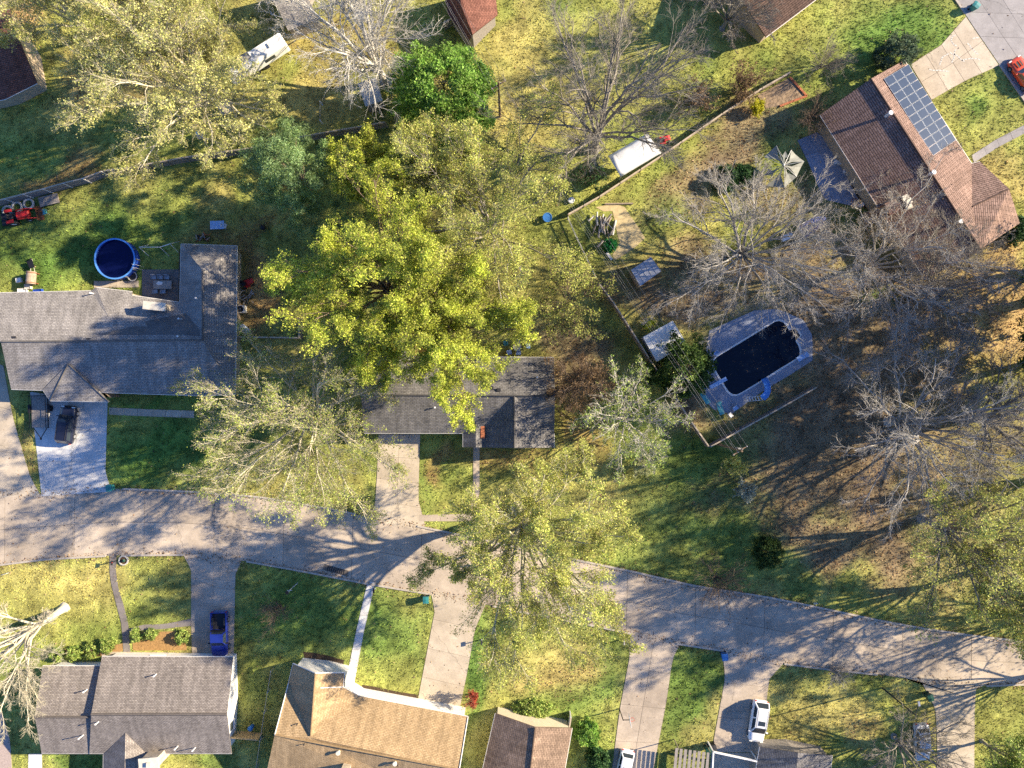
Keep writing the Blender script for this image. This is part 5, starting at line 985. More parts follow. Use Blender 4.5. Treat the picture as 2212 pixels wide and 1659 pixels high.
def spikes(P, r):
    """three-sided tapering twigs from P (n,2,3)"""
    d = unit(P[:, 1] - P[:, 0]); ref = np.where(np.abs(d[:, 2:3]) > .9, np.array([1., 0, 0]), np.array([0, 0, 1.])); U = unit(np.cross(d, ref)); Wv = np.cross(d, U); n = len(P)
    V = np.empty((n, 4, 3))
    for i in range(3):
        a = i * 2.0944; V[:, i] = P[:, 0] + r[:, None] * (math.cos(a) * U + math.sin(a) * Wv)
    V[:, 3] = P[:, 1]; b = (np.arange(n) * 4)[:, None]
    F = np.concatenate([b + np.array([[0, 1, 3]]), b + np.array([[1, 2, 3]])])
    return V.reshape(-1, 3), F
def sprout(rg, P, R, m, t0, t1, ang, ratio, k, up, wob, rs, rmin, droop=0.0, tip=.35, out=None, fall=.55):
    n, K, _ = P.shape; L = np.linalg.norm(np.diff(P, axis=1), axis=2).sum(1)
    t = t0 + (t1 - t0) * (np.arange(m)[None] + rg.random((n, m))) / m; x = np.minimum(t * (K - 1), K - 1.001); i = x.astype(int); f = (x - i)[..., None]; r = np.arange(n)[:, None]
    pos = P[r, i] * (1 - f) + P[r, i + 1] * f; tan = unit(P[r, i + 1] - P[r, i]); rad = R[r, i] * (1 - f[..., 0]) + R[r, i + 1] * f[..., 0]
    q = rg.normal(size=(n, m, 3)); q = unit(q - (q * tan).sum(-1, keepdims=True) * tan); a = np.radians(ang + rg.normal(size=(n, m)) * ang * .25)[..., None]
    d = np.cos(a) * tan + np.sin(a) * q; d[..., 2] += up
    if out is not None: o = pos - out; o[..., 2] *= .4; d = d + unit(o) * .35
    d = unit(d); ln = (L[:, None] * ratio * (1.15 - fall * t) * rg.uniform(.65, 1.3, (n, m)))[..., None]
    pts = [pos]; c = d; w = np.zeros_like(d)
    for s in range(k - 1):
        w = w + rg.normal(size=d.shape) * wob; c = unit(d + w + np.array([0, 0, droop * s])); pts.append(pts[-1] + c * ln / (k - 1))
    P2 = np.stack(pts, 2).reshape(n * m, k, 3); r0 = np.maximum(rad * rs, rmin).reshape(-1, 1); R2 = r0 * np.linspace(1, tip, k)[None]
    return P2, R2
def leaves(rg, C, size, col, var=.25, flat=.5, asp=.6):
    n = len(C); nr = rg.normal(size=(n, 3)); nr[:, 2] = np.abs(nr[:, 2]) + flat; nr = unit(nr); t = unit(np.cross(nr, rg.normal(size=(n, 3)))); b = np.cross(nr, t); s = (size * rg.uniform(.6, 1.4, n))[:, None]
    V = np.stack([C + t * s * 1.25, C + b * s * asp * 1.2 - t * s * .7, C - b * s * asp * 1.2 - t * s * .7], 1).reshape(-1, 3); F = np.arange(n * 3).reshape(-1, 3)
    cc = np.asarray(col)[rg.integers(0, len(col), n)] * (1 + rg.normal(size=(n, 1)) * var).clip(.4, 1.8)
    return V, F, np.repeat(cc, 3, 0)
YEL = [(0.6, 0.67, 0.08), (0.48, 0.551, 0.065), (0.7, 0.756, 0.13), (0.32, 0.4, 0.05), (0.42, 0.4, 0.1), (0.26, 0.324, 0.05), (0.54, 0.54, 0.1)]
BUD = [(0.54, 0.567, 0.135), (0.446, 0.486, 0.108), (0.634, 0.634, 0.189), (0.338, 0.392, 0.081), (0.432, 0.365, 0.135)]
PALEBUD = [(0.572, 0.572, 0.195), (0.481, 0.494, 0.156), (0.676, 0.65, 0.26), (0.39, 0.403, 0.117), (0.468, 0.403, 0.182)]
GRN = [(0.213, 0.388, 0.062), (0.263, 0.463, 0.075), (0.138, 0.263, 0.044), (0.338, 0.525, 0.112), (0.237, 0.338, 0.088)]
PIN = [(.21, .33, .12), (.27, .41, .17), (.12, .21, .08), (.36, .48, .24), (.21, .28, .09)]
DKG = [(0.039, 0.098, 0.029), (0.058, 0.13, 0.039), (0.026, 0.065, 0.023)]
GGR = [(0.286, 0.396, 0.088), (0.374, 0.462, 0.121), (0.198, 0.308, 0.066), (0.462, 0.506, 0.154)]
BRN = [(.20, .13, .07), (.26, .17, .09), (.15, .10, .05)]
TRI = [0]
def tree(name, label, base, Ht, R, bk, seed, trunk=.28, limbs=7, lv=((7, 1.0), (7, 1.0), (6, 1.0), (4, 1.0)), leaf=None, nleaf=0, lsize=.13, lean=(0, 0), spread=.90, r0=None, crook=.10, tw=.013, up=.12, clump=0.0, elev=(.25, 1.0), cat='tree', group='garden trees', flat=.4, squash=1.0):
    rg = np.random.default_rng(seed); bx, by, _ = W(*base); root = thing(name, (bx, by, 0), label, cat, group)
    r0 = r0 or Ht / 46; th = Ht * trunk; k = 6; t = np.array([0, .05, .28, .55, .8, 1.0])
    tp = np.stack([lean[0] * .35 * t ** 1.5, lean[1] * .35 * t ** 1.5, th * t], 1) + np.r_[[[0, 0, 0]], rg.normal(size=(k - 1, 3)) * [.06, .06, 0]] * Ht / 18
    tp[0, 2] = -.15; Rt = r0 * np.array([2.1, 1.3, 1.0, .93, .87, .8]); O = np.array([bx, by, 0.0])
    V, F = tubes((tp + O)[None], Rt[None], 8); np_mesh('trunk', V, F, bk, root, smooth=True)
    TRI[0] += len(F) * 2
    # limbs: bowed curves from the trunk to points on the crown's envelope
    n = int(limbs * 1.6); az = np.arange(n) * 2.39996 + rg.uniform(-.3, .3, n) + rg.random() * 6.28; s0, s1 = math.sin(elev[0] * 1.5), math.sin(elev[1] * 1.5); el = np.arcsin(s0 + (s1 - s0) * ((np.arange(n) + rg.random(n)) / n) ** (.36 if nleaf > 35000 else .5 if nleaf > 6000 else .8))
    cz = th + (Ht - th) * .12; rr = rg.uniform(.84, 1.06, n)
    E = np.stack([lean[0] + R * spread * rr * np.cos(az) * np.cos(el), (lean[1] + R * spread * rr * np.sin(az) * np.cos(el)) * squash, cz + (Ht - cz) * rr * (.12 + .86 * np.sin(el))], 1)
    st = rg.uniform(.62, 1.0, n); S0 = np.stack([np.interp(st, t, tp[:, i]) for i in range(3)], 1)
    mid = S0 + (E - S0) * .45 + np.stack([np.zeros(n), np.zeros(n), (E[:, 2] - S0[:, 2]) * .12 + R * .10], 1); K = 9; u = np.linspace(0, 1, K)[None, :, None]
    P1 = (1 - u) ** 2 * S0[:, None] + 2 * u * (1 - u) * mid[:, None] + u ** 2 * E[:, None]; P1[:, 1:] += np.cumsum(rg.normal(size=(n, K - 1, 3)), 1) * crook * R / 10
    R1 = r0 * .50 * rg.uniform(.7, 1.1, n)[:, None] * np.linspace(1, .22, K)[None]; P1 = P1 + O
    m2, m3, m4, m5 = [q[0] for q in lv]; ra = [q[1] for q in lv]; ctr = O + np.array([lean[0], lean[1], th])
    P2, R2 = sprout(rg, P1, R1, m2, .25, 1.0, 38, .46 * ra[0], 6, up, crook * 1.6, .62, tw * 2.4, out=ctr, fall=.7)
    for i in range(n):
        V1, F1 = tubes(P1[i:i + 1], R1[i:i + 1], 6); V2, F2 = tubes(P2[i * m2:(i + 1) * m2], R2[i * m2:(i + 1) * m2], 4)
        np_mesh('limb', np.r_[V1, V2], np.r_[F1, F2 + len(V1)], bk, root, smooth=True); TRI[0] += (len(F1) + len(F2)) * 2
    P3, R3 = sprout(rg, P2, R2, m3, .15, 1.0, 42, .48 * ra[1], 4, up, crook * 1.8, .62, tw * 1.6, out=ctr)
    V3, F3 = tubes(P3, R3, 3); VT, FT = [], []; tri = np.concatenate([F3[:, [0, 1, 2]], F3[:, [0, 2, 3]]]); VT.append(V3); FT.append(tri); o = len(V3); last = P3
    if m4:
        P4, R4 = sprout(rg, P3, R3, m4, .1, 1.0, 40, .55 * ra[2], 2, up * .8, crook * 2, .7, tw, out=ctr); last = P4
        if m5: V4, F4 = tubes(P4, R4, 3); F4 = np.concatenate([F4[:, [0, 1, 2]], F4[:, [0, 2, 3]]])
        else: V4, F4 = spikes(P4, R4[:, 0])
        VT.append(V4); FT.append(F4 + o); o += len(V4)
        if m5:
            P5, R5 = sprout(rg, P4, R4, m5, .1, 1.0, 38, .6 * ra[3], 2, up * .6, .1, .75, tw * .75); V5, F5 = spikes(P5, R5[:, 0]); VT.append(V5); FT.append(F5 + o); last = P5
    FT = np.concatenate(FT); TRI[0] += len(FT); tag(np_mesh('twigs', np.concatenate(VT), FT, bk, root), kind='stuff')
    if nleaf:
        nleaf = int(nleaf * 2.0); j = rg.integers(0, len(last), nleaf)
        if clump:                                  # clumps: some twigs bear many leaves, some none
            g = rg.choice(len(last), max(1, int(len(last) * clump)), replace=False); j = g[rg.integers(0, len(g), nleaf)]
        f = rg.random((nleaf, 1)); C = last[j, 0] * (1 - f) + last[j, -1] * f + rg.normal(size=(nleaf, 3)) * .19
        V, F, cc = leaves(rg, C, lsize, leaf, flat=flat)
        vz = vnoise(C[:, 0] + C[:, 2], C[:, 1], 2.2, seed) ; cc = cc * np.repeat(.6 + .75 * vz, 3)[:, None]
        TRI[0] += len(F); tag(np_mesh('foliage', V, F, 'leaf', root, col=cc), kind='stuff')
    return root
def evergreen(name, label, base, Ht, R, cols, seed, nclump=420, per=70, lsize=.14, z0=.18, bk='brown bark', conic=0.0, cs=.55, cat='tree', group='garden trees', asp=.6, hollow=.45, squash=1.0, flat=.5):
    """dense crown of leaf clumps carried on a trunk with limbs"""
    rg = np.random.default_rng(seed); bx, by, _ = W(*base); root = thing(name, (bx, by, 0), label, cat, group); O = np.array([bx, by, 0.0])
    tp = np.stack([rg.normal(size=7) * .05, rg.normal(size=7) * .05, np.linspace(-.1, Ht * .9, 7)], 1); tp[0, :2] = 0; r0 = max(.05, Ht / 50)
    V, F = tubes((tp + O)[None], (r0 * np.linspace(1.2, .15, 7))[None], 7); np_mesh('trunk', V, F, bk, root, smooth=True)
    u = rg.random(nclump); z = z0 + (1 - z0) * u; rad = np.sqrt(np.clip(1 - ((z - (z0 + .32 * (1 - z0))) / (.70 * (1 - z0))) ** 2, .02, 1)) * (1 - conic) + conic * (1.08 - (z - z0) / (1 - z0))
    a = rg.random(nclump) * 6.2832; q = (hollow + (1 - hollow) * np.sqrt(rg.random(nclump))) * (.62 + .72 * vnoise(np.cos(a) * 2.2 + seed, z * 4 + np.sin(a) * 2.2, .8, seed))
    C = np.stack([R * rad * q * np.cos(a), R * rad * q * np.sin(a) * squash, z * Ht], 1)
    S0 = np.stack([np.zeros(nclump), np.zeros(nclump), np.maximum(.1, C[:, 2] - R * .35 * q * rad - .1)], 1); pick = np.arange(0, nclump, 3); mid = (S0 + C) / 2 + [0, 0, -.1]
    V, F = tubes(np.stack([S0, mid, C], 1)[pick] + O, np.outer(np.full(len(pick), r0 * .22), [1, .6, .2]), 3); tag(np_mesh('limbs', V, F, bk, root), kind='stuff')
    D = rg.normal(size=(nclump, per, 3)); D = unit(D) * (rg.random((nclump, per, 1)) ** .45) * cs * rg.uniform(.6, 1.3, (nclump, 1, 1)); D[..., 2] *= .7
    LC = (C[:, None] + D).reshape(-1, 3) + O; V, F, cc = leaves(rg, LC, lsize, cols, asp=asp, flat=flat); cc = cc * np.repeat(np.repeat(rg.uniform(.7, 1.25, nclump), per), 3)[:, None]
    keep = np.repeat(LC[:, 2] > .05, 1); F = F[keep]; TRI[0] += len(F)
    tag(np_mesh('foliage', V, F, 'leaf', root, col=cc), kind='stuff'); return root
def shrub(name, label, base, Ht, R, bk, seed, stems=16, leaf=None, nleaf=0, lsize=.1, lv=(5, 4, 4), cat='shrub', group='garden shrubs', elev=(.35, 1.0), tw=.011):
    """many stems from the ground"""
    rg = np.random.default_rng(seed); bx, by, _ = W(*base); root = thing(name, (bx, by, 0), label, cat, group); O = np.array([bx, by, 0.0]); n = stems
    az = rg.random(n) * 6.2832; el = rg.uniform(elev[0], elev[1], n) * math.pi / 2; E = np.stack([R * np.cos(az) * np.cos(el), R * np.sin(az) * np.cos(el), Ht * (.35 + .65 * np.sin(el))], 1) * rg.uniform(.7, 1.1, (n, 1))
    S0 = np.stack([rg.normal(size=n) * .12, rg.normal(size=n) * .12, np.full(n, -.05)], 1); u = np.linspace(0, 1, 5)[None, :, None]; mid = S0 + (E - S0) * [.35, .35, .6]
    P1 = (1 - u) ** 2 * S0[:, None] + 2 * u * (1 - u) * mid[:, None] + u ** 2 * E[:, None] + O; R1 = np.outer(np.full(n, max(.02, Ht / 110)), np.linspace(1, .3, 5)); V, F = tubes(P1, R1, 4); tag(np_mesh('stems', V, F, bk, root), kind='stuff')
    P2, R2 = sprout(rg, P1, R1, lv[0], .2, 1, 32, .5, 3, .1, .15, .6, tw * 1.3); P3, R3 = sprout(rg, P2, R2, lv[1], .1, 1, 34, .55, 3, .08, .15, .7, tw); V2, F2 = tubes(np.concatenate([P2, P3]), np.concatenate([R2, R3]), 3)
    P4, R4 = sprout(rg, P3, R3, lv[2], .1, 1, 36, .6, 2, .05, .1, .7, tw * .8); V4, F4 = spikes(P4, R4[:, 0]); F2 = np.concatenate([F2[:, [0, 1, 2]], F2[:, [0, 2, 3]]])
    TRI[0] += len(F2) + len(F4); tag(np_mesh('twigs', np.r_[V2, V4], np.r_[F2, F4 + len(V2)], bk, root), kind='stuff')
    if nleaf:
        j = rg.integers(0, len(P4), nleaf); f = rg.random((nleaf, 1)); C = P4[j, 0] * (1 - f) + P4[j, 1] * f + rg.normal(size=(nleaf, 3)) * lsize; V, F, cc = leaves(rg, C, lsize, leaf); TRI[0] += len(F) * 2
        tag(np_mesh('foliage', V, F, 'leaf', root, col=cc), kind='stuff')
    return root
L4 = ((6, 1), (7, 1), (6, 1), (5, 1))
# upper left
tree('budding_tree', 'huge pale yellow-green budding tree filling the upper left corner', (486, 236), 19, 13.0, 'straw bark', 101, .24, 11, ((7, 1), (7, 1), (6, 1), (5, 1)), PALEBUD, 26000, .085, (-1.5, -1.0), elev=(.03, .95))
tree('budding_tree', 'many-stemmed yellow-green tree behind the huge upper left tree, reaching the top edge', (425, 120), 17, 10, 'straw bark', 102, .2, 9, L4, PALEBUD, 20000, .085, elev=(.08, .95))
tree('budding_tree', 'sparse yellow-green tree over the straw lawn in the top left corner', (205, 80), 15, 9, 'straw bark', 120, .25, 7, L4, PALEBUD, 12000, .085)
tree('bare_tree', 'white-barked bare tree spreading behind the silver shed', (836, 178), 20, 9.6, 'white bark', 103, .16, 10, ((7, 1.05), (7, 1), (6, 1), (4, 1)), lean=(-2.4, 2.4), elev=(.22, .92), crook=.14, tw=.014)
evergreen('evergreen_tree', 'bright green round broadleaf tree between the silver shed and the wires', (972, 248), 10.5, 6.0, GRN, 104, 330, 150, .12, .16, cs=.8)
evergreen('pine_tree', 'blue-green pine beside the back fence above the lawn', (672, 414), 14, 5.9, PIN, 105, 150, 300, .13, .22, conic=.4, cs=.85, asp=.22, flat=.2, hollow=.3)
# middle
tree('budding_tree', 'small bright yellow tree at the top of the big yellow crown', (826, 410), 12, 4.8, 'brown bark', 106, .25, 6, ((5, 1), (6, 1), (5, 1), (3, 1)), YEL, 14000, .082)
tree('yellow_tree', 'broad dense yellow tree over the back lawn, left half of the big crown', (858, 640), 19.5, 12.2, 'brown bark', 107, .36, 11, L4, YEL, 60000, .078, (.2, -.2), elev=(.0, 1))
tree('yellow_tree', 'dense yellow tree overhanging the dark roofed house', (985, 710), 17.5, 9.6, 'brown bark', 108, .36, 9, L4, YEL, 44000, .08, (-.2, -1.2), elev=(.0, 1))
tree('budding_tree', 'thin-leaved yellow-green tree with crooked grey limbs in the middle of the back lawn', (1058, 520), 17.5, 13.0, 'grey bark', 109, .32, 10, L4, BUD, 28000, .075, (.8, .8), elev=(.0, .95), crook=.15)
tree('budding_tree', 'thin yellow-green tree with pale limbs below the green round tree', (955, 425), 13, 7.2, 'grey bark', 110, .25, 7, L4, BUD, 16000, .085)
tree('bare_tree', 'tall bare grey-brown tree above the white canopy', (1283, 322), 20, 13.0, 'grey bark', 111, .2, 10, ((7, 1), (7, 1), (7, 1), (5, 1)), lean=(0, 1.5), elev=(.06, .95), crook=.12, tw=.012)
tree('bare_tree', 'small bare brown tree between the lawn and the dark-fenced yard', (1225, 660), 9, 5.0, 'brown bark', 112, .15, 8, ((7, 1), (6, 1), (5, 1), (4, 1)), BUD, 2500, .09, elev=(.1, .9), tw=.012)
tree('bare_tree', 'bare brown twiggy tree beside the dark roofed house gable', (1240, 830), 8, 4.6, 'brown bark', 113, .12, 9, ((7, 1), (6, 1), (5, 1), (4, 1)), BRN, 2500, .07, elev=(.1, .9), tw=.013)
tree('bare_tree', 'white-limbed tree with a few green leaf tufts between house and pool fence', (1345, 905), 10.5, 7.6, 'white bark', 114, .18, 9, ((6, 1), (6, 1), (6, 1), (4, 1)), GGR, 2200, .10, (0, .3), elev=(.03, .85), crook=.2, clump=.07, tw=.012)
tree('budding_tree', 'grey-green half-leafed tree over the front lawn of the grey house', (700, 882), 16.5, 13.8, 'straw bark', 115, .2, 13, ((7, 1), (7, 1), (6, 1), (5, 1)), [(.36, .44, .09), (.30, .38, .08), (.44, .46, .14), (.38, .33, .13)], 19000, .075, (.3, -1.4), elev=(.0, .92), tw=.012)
tree('budding_tree', 'wide yellow-green tree standing over the road in the middle', (1118, 1098), 19, 14.6, 'olive bark', 116, .34, 13, L4, BUD, 42000, .08, (1.6, -3.2), elev=(.0, .95), r0=.5)
# right
tree('bare_tree', 'big pale-limbed bare tree reaching over the swimming pool', (1592, 548), 16, 13.0, 'pale grey bark', 117, .14, 12, ((7, 1), (7, 1), (7, 1), (5, 1)), lean=(-.5, -1.6), elev=(.03, .92), crook=.12, tw=.013)
tree('bare_tree', 'contorted grey bare oak beside the solar roofed house', (1850, 578), 14.5, 11.5, 'pale grey bark', 118, .2, 11, ((7, 1), (7, 1), (7, 1), (5, 1)), BRN, 3000, .07, (.2, -1.6), elev=(.03, .88), crook=.22, tw=.013)
tree('bare_tree', 'smaller grey bare oak between the brown house and the straw lawn', (1975, 640), 13, 9.0, 'grey bark', 121, .2, 10, ((6, 1), (7, 1), (7, 1), (5, 1)), elev=(.03, .9), crook=.2, tw=.013)
tree('bare_tree', 'wide grey bare tree on the leaf-strewn slope right of the pool', (1918, 910), 17, 14.0, 'pale grey bark', 119, .2, 12, ((7, 1), (7, 1), (6, 1), (4, 1)), lean=(-.3, -.5), elev=(.03, .9), crook=.15, tw=.013)
tree('bare_tree', 'dark bare tree leaning out over the right edge', (2090, 905), 17, 10.5, 'grey bark', 122, .2, 10, L4, elev=(.05, .9), crook=.13, tw=.013)
tree('budding_tree', 'loose yellow-green tree on the leaf-strewn bank at the lower right', (1990, 1120), 17, 12.0, 'grey bark', 123, .22, 9, L4, BUD, 9000, .095, (1.0, -1.5), elev=(.05, .95), clump=.6)
tree('budding_tree', 'yellow-green tree overhanging the road bend at the right edge', (2105, 1235), 17, 11.5, 'dark bark', 124, .22, 9, L4, BUD, 18000, .095, (.5, -1.0), elev=(.05, .95), clump=.6)
tree('bare_tree', 'dark slender bare tree over the drive at the bottom right', (1930, 1590), 11, 8.0, 'grey bark', 125, .12, 9, ((6, 1), (6, 1), (6, 1), (4, 1)), elev=(.05, .9), tw=.013)
tree('budding_tree', 'young half-leafed tree in the bottom right corner beside the drive', (2120, 1600), 9, 5.0, 'grey bark', 126, .15, 8, ((6, 1), (6, 1), (5, 1), (3, 1)), GGR, 7000, .10)
tree('bare_tree', 'thick-trunked pale bare tree leaning over the lower left corner', (139, 1313), 15, 9.5, 'straw bark', 127, .30, 10, L4, lean=(-4.2, -4.5), elev=(.02, .85), r0=.38, tw=.013)
tree('bare_tree', 'weeping grey bare tree beside the chocolate roof at the top edge', (1560, 62), 11, 6.0, 'grey bark', 128, .2, 10, L4, elev=(.05, .9), tw=.014)
shrub('crepe_myrtle', 'brown bare vase-shaped shrub on the lawn beside the lantern post', (607, 1307), 4.2, 2.7, 'brown bark', 130, 18)
shrub('bare_shrub', 'brown bare shrub on the verge spreading twigs over the road', (1545, 1246), 5.0, 4.2, 'brown bark', 131, 26, elev=(.15, .9))
shrub('bare_shrub', 'grey bare shrub patch left of the solar roofed house', (1772, 145), 3.2, 3.6, 'grey bark', 132, 30, elev=(.2, .9))
shrub('bare_shrub', 'brown bare shrub in front of the brick-edged bed', (1745, 262), 3.6, 3.2, 'brown bark', 133, 30, elev=(.2, .9))
shrub('bare_shrub', 'dry brown brush along the diagonal fence', (1600, 200), 2.8, 3.4, 'brown bark', 134, 26, BRN, 1500)
shrub('bare_shrub', 'grey-brown brush under the tall bare tree beside the fence', (1500, 225), 2.5, 3.2, 'grey bark', 135, 26, BRN, 1500)
shrub('bare_shrub', 'dark brush at the corner of the fenced dirt plot', (1275, 395), 2.6, 2.6, 'brown bark', 136, 22, DKG, 1200)
shrub('silver_shrub', 'silvery pale leafed shrub at the edge of the leaf-strewn bank', (1607, 1055), 2.2, 1.5, 'pale grey bark', 137, 20, [(.42, .44, .32), (.35, .37, .26), (.5, .5, .4)], 3500, .08)
shrub('silver_shrub', 'small silvery budding shrub below the white-limbed tree', (1382, 1000), 2.4, 1.6, 'pale grey bark', 138, 18, [(.4, .42, .22), (.33, .36, .17)], 2500, .08)
shrub('budding_shrub', 'thin yellow-green shrub at the corner of the shaded lawn', (1572, 1000), 2.6, 1.4, 'grey bark', 139, 14, BUD, 1800, .09)
shrub('bare_shrub', 'grey twiggy shrub on the kerb opposite the yellow tree at lower right', (1795, 1440), 3.4, 2.1, 'pale grey bark', 140, 22)
shrub('yellow_shrub', 'bright yellow flowering shrub beside the brick-edged bed', (1632, 238), 1.3, 1.2, 'olive bark', 143, 16, [(.55, .52, .02), (.48, .46, .03)], 2200, .08)
shrub('yellow_shrub', 'small yellow-green shrub in front of the pale blue shed', (1397, 702), 1.1, .75, 'olive bark', 144, 12, [(.32, .40, .03), (.40, .45, .03)], 900, .08)
shrub('red_leaf_tree', 'little red-leaved ornamental tree beside the tan house driveway', (1023, 1496), 2.6, .85, 'brown bark', 145, 9, [(.40, .06, .03), (.50, .14, .08)], 1300, .07, cat='tree')
evergreen('evergreen_tree', 'dark glossy evergreen beside the pale blue shed', (1462, 795), 6.5, 3.3, [(.05, .10, .02), (.08, .15, .03), (.03, .06, .015), (.14, .20, .05)], 150, 240, 60, .12, .1, cs=.6)
evergreen('evergreen_shrub', 'round silver-green evergreen against the solar house corner', (1925, 132), 3.6, 2.3, [(.10, .15, .085), (.14, .19, .11), (.07, .11, .055)], 151, 170, 60, .09, .05, cs=.42, cat='shrub', group='garden shrubs')
evergreen('evergreen_shrub', 'dark green bush on the shaded bank above the road', (1652, 1188), 2.2, 1.9, [(.05, .09, .022), (.08, .13, .03)], 152, 110, 50, .1, .03, cs=.4, cat='shrub', group='garden shrubs')
evergreen('evergreen_tree', 'dark conifer at the right edge beside the straw lawn', (2238, 648), 26, 6.0, DKG, 153, 480, 90, .18, .16, conic=.25, asp=.35, cs=.8)
evergreen('evergreen_tree', 'dark conifer at the right edge below the straw lawn', (2246, 778), 19, 4.8, DKG, 154, 360, 90, .18, .16, conic=.25, asp=.35, cs=.8)
evergreen('evergreen_shrub', 'dark green bush beside the brown house wing, right edge', (2185, 497), 1.8, 1.7, DKG, 155, 90, 50, .1, .03, cs=.4, cat='shrub', group='garden shrubs')
evergreen('evergreen_shrub', 'green rounded bush beside the striped gable at the bottom edge', (1268, 1578), 1.7, 1.5, GRN, 156, 90, 60, .1, .03, cs=.38, cat='shrub', group='garden shrubs')
evergreen('evergreen_shrub', 'dark leafy bush behind the white hatchback', (1292, 1632), 1.9, 1.5, [(.04, .10, .03), (.08, .16, .05)], 157, 90, 50, .11, .03, cs=.4, cat='shrub', group='garden shrubs')
evergreen('evergreen_shrub', 'low green shrub row in front of the striped gable', (1150, 1528), 1.3, 2.2, GGR, 158, 100, 50, .1, .03, cs=.35, cat='shrub', group='garden shrubs', squash=.45)
evergreen('evergreen_shrub', 'bright green bush inside the dirt plot', (1317, 532), 1.0, .8, [(.02, .22, .06), (.05, .28, .07)], 159, 40, 50, .08, .03, cs=.3, cat='shrub', group='garden shrubs')
for i, (x, y, r, lb) in enumerate(((200, 1402, .9, 'low boxwood at the foot of the grey-brown house, nearest the walk'), (235, 1393, 1.0, 'low boxwood touching the curved grey walk'), (165, 1408, .85, 'third boxwood from the curved grey walk'), (130, 1412, .8, 'boxwood farthest from the curved grey walk'), (299, 1371, .75, 'clipped bush at the bed corner beside the curved walk'), (330, 1368, .6, 'small clipped bush in the middle of the mulch bed'), (395, 1372, .9, 'clipped bush at the bed end beside the blue pickup'))):
    evergreen('boxwood', lb, (x, y), .9, r, GGR, 170 + i, 46, 45, .08, .03, cs=.26, cat='shrub', group='bushes along the grey-brown house')
evergreen('evergreen_shrub', 'dark dense bush left of the torn grey gazebo, bigger of two', (1567, 388), 1.8, 1.5, DKG, 161, 90, 50, .1, .03, cs=.4, cat='shrub', group='garden shrubs')
evergreen('evergreen_shrub', 'dark dense bush touching the torn grey gazebo, smaller of two', (1602, 383), 1.6, 1.2, DKG, 162, 80, 50, .1, .03, cs=.4, cat='shrub', group='garden shrubs')
# trees standing just past the right edge, whose shadows fall into view
for i, (bx_, by_, ht, rr) in enumerate(((2330, 1010, 17, 8), (2360, 1290, 17, 8), (2330, 560, 15, 7), (2300, 1440, 14, 7))):
    tree('bare_tree', ['bare tree past the right edge beside the leafy bank', 'bare tree past the right edge beside the road bend', 'bare tree past the right edge beside the straw lawn', 'bare tree past the lower right edge south of the road'][i], (bx_, by_), ht, rr, 'grey bark', 180 + i, .2, 7, ((7, 1), (6, 1), (5, 1), (0, 1)), BUD, 1200, .12, elev=(.1, .95))
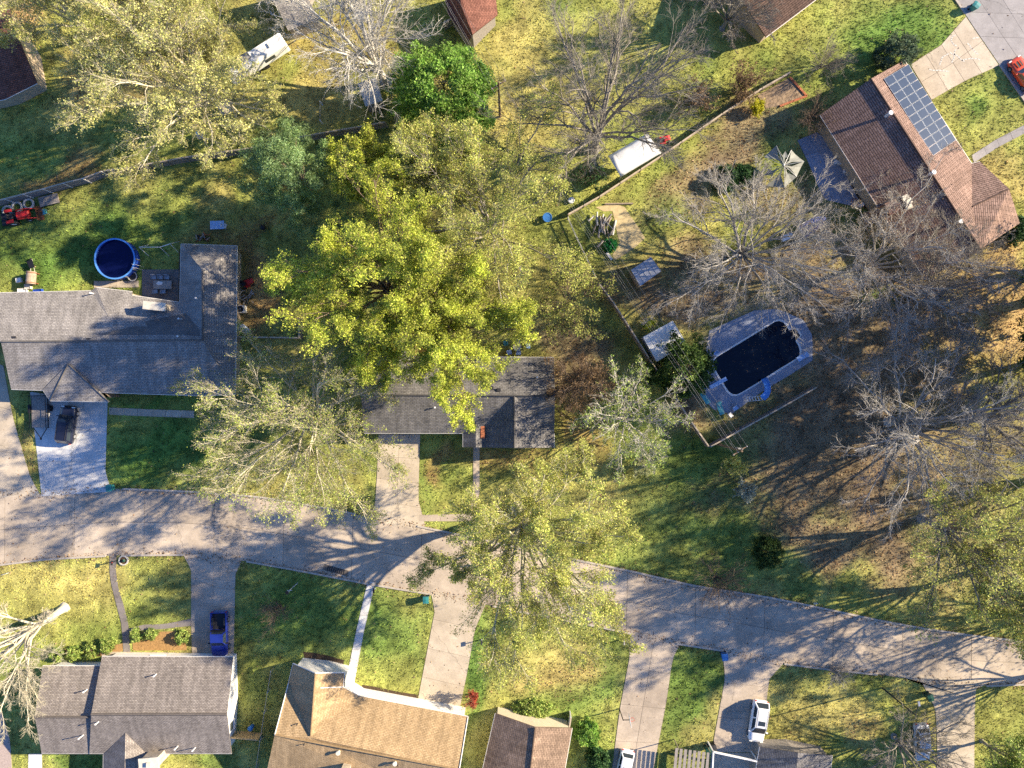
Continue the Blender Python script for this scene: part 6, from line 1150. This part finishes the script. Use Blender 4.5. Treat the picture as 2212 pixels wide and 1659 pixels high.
# ------------------------------------------------------------------ grass and fallen leaves, last
def inside(px, py, poly):
    n = len(poly); r = np.zeros(len(px), bool)
    x0, y0 = poly.min(0); x1, y1 = poly.max(0); m = (px >= x0) & (px <= x1) & (py >= y0) & (py <= y1)
    if not m.any(): return r
    qx, qy = px[m], py[m]; s = np.zeros(len(qx), bool); j = n - 1
    for i in range(n):
        xi, yi, xj, yj = *poly[i], *poly[j]
        if yi != yj: s ^= ((yi > qy) != (yj > qy)) & (qx < (xj - xi) * (qy - yi) / (yj - yi) + xi)
        j = i
    r[m] = s; return r
def scatter(n, rg):
    x, y = rg.uniform(-66, 66, n), rg.uniform(-50, 50, n); k = np.ones(n, bool)
    for p in NOGRASS: k &= ~inside(x, y, p)
    return x[k], y[k]
rg = np.random.default_rng(77)
leafmat('grass blade', .25, .8)
x, y = scatter(170000, rg); c, lit, grn = field(x, y); keep = rg.random(len(x)) > lit * .82; x, y, c, grn = x[keep], y[keep], c[keep], grn[keep]; n = len(x)
NB = 3; hgt = (.05 + .11 * rg.random((n, NB)) * (1 + .6 * grn[:, None])); az = rg.random((n, NB)) * 6.2832; ln = rg.uniform(.04, .16, (n, NB)); wd_ = rg.uniform(.03, .075, (n, NB))
bx_ = x[:, None] + rg.normal(size=(n, NB)) * .09; by_ = y[:, None] + rg.normal(size=(n, NB)) * .09; ca, sa = np.cos(az), np.sin(az)
V = np.stack([np.stack([bx_ - sa * wd_, by_ + ca * wd_, np.zeros_like(bx_)], -1), np.stack([bx_ + sa * wd_, by_ - ca * wd_, np.zeros_like(bx_)], -1), np.stack([bx_ + ca * ln, by_ + sa * ln, hgt], -1)], 2).reshape(-1, 3)
cc = np.repeat(c * rg.uniform(.5, 1.75, (n, 1)), NB * 3, 0)
tag(np_mesh('grass', V, np.arange(len(V)).reshape(-1, 3), 'grass blade', col=cc), 'short green and straw-yellow lawn grass between the drives and houses', 'grass', kind='stuff')
x, y = scatter(230000, rg); c, lit, grn = field(x, y); k = rg.random(len(x)) < lit * .8 + .015; x, y = x[k], y[k]
ex, ey = [], []
for line in (ROAD_N, ROAD_S):                        # leaves drifted along the kerbs
    q = np.array([W(*a)[:2] for a in resample(line, 60)]); i = rg.integers(0, 60, 2600); f = rg.random((2600, 1)); s = q[i] * (1 - f) + q[i + 1] * f + rg.normal(size=(2600, 2)) * .32; ex.append(s[:, 0]); ey.append(s[:, 1])
x2, y2 = rg.uniform(-63, 63, 3500), rg.uniform(-47, 47, 3500); x, y = np.concatenate([x, *ex, x2]), np.concatenate([y, *ey, y2])
C = np.stack([x, y, rg.uniform(.03, .075, len(x))], 1); V, F, cc = leaves(rg, C, .095, [(.30, .18, .09), (.40, .26, .14), (.20, .11, .06), (.48, .35, .21), (.13, .085, .06)], .3, 1.0, .6)
tag(np_mesh('fallen_leaves', V, F, 'leaf', col=cc), 'brown fallen leaves lying over the yards and the bank', 'leaves', kind='stuff')
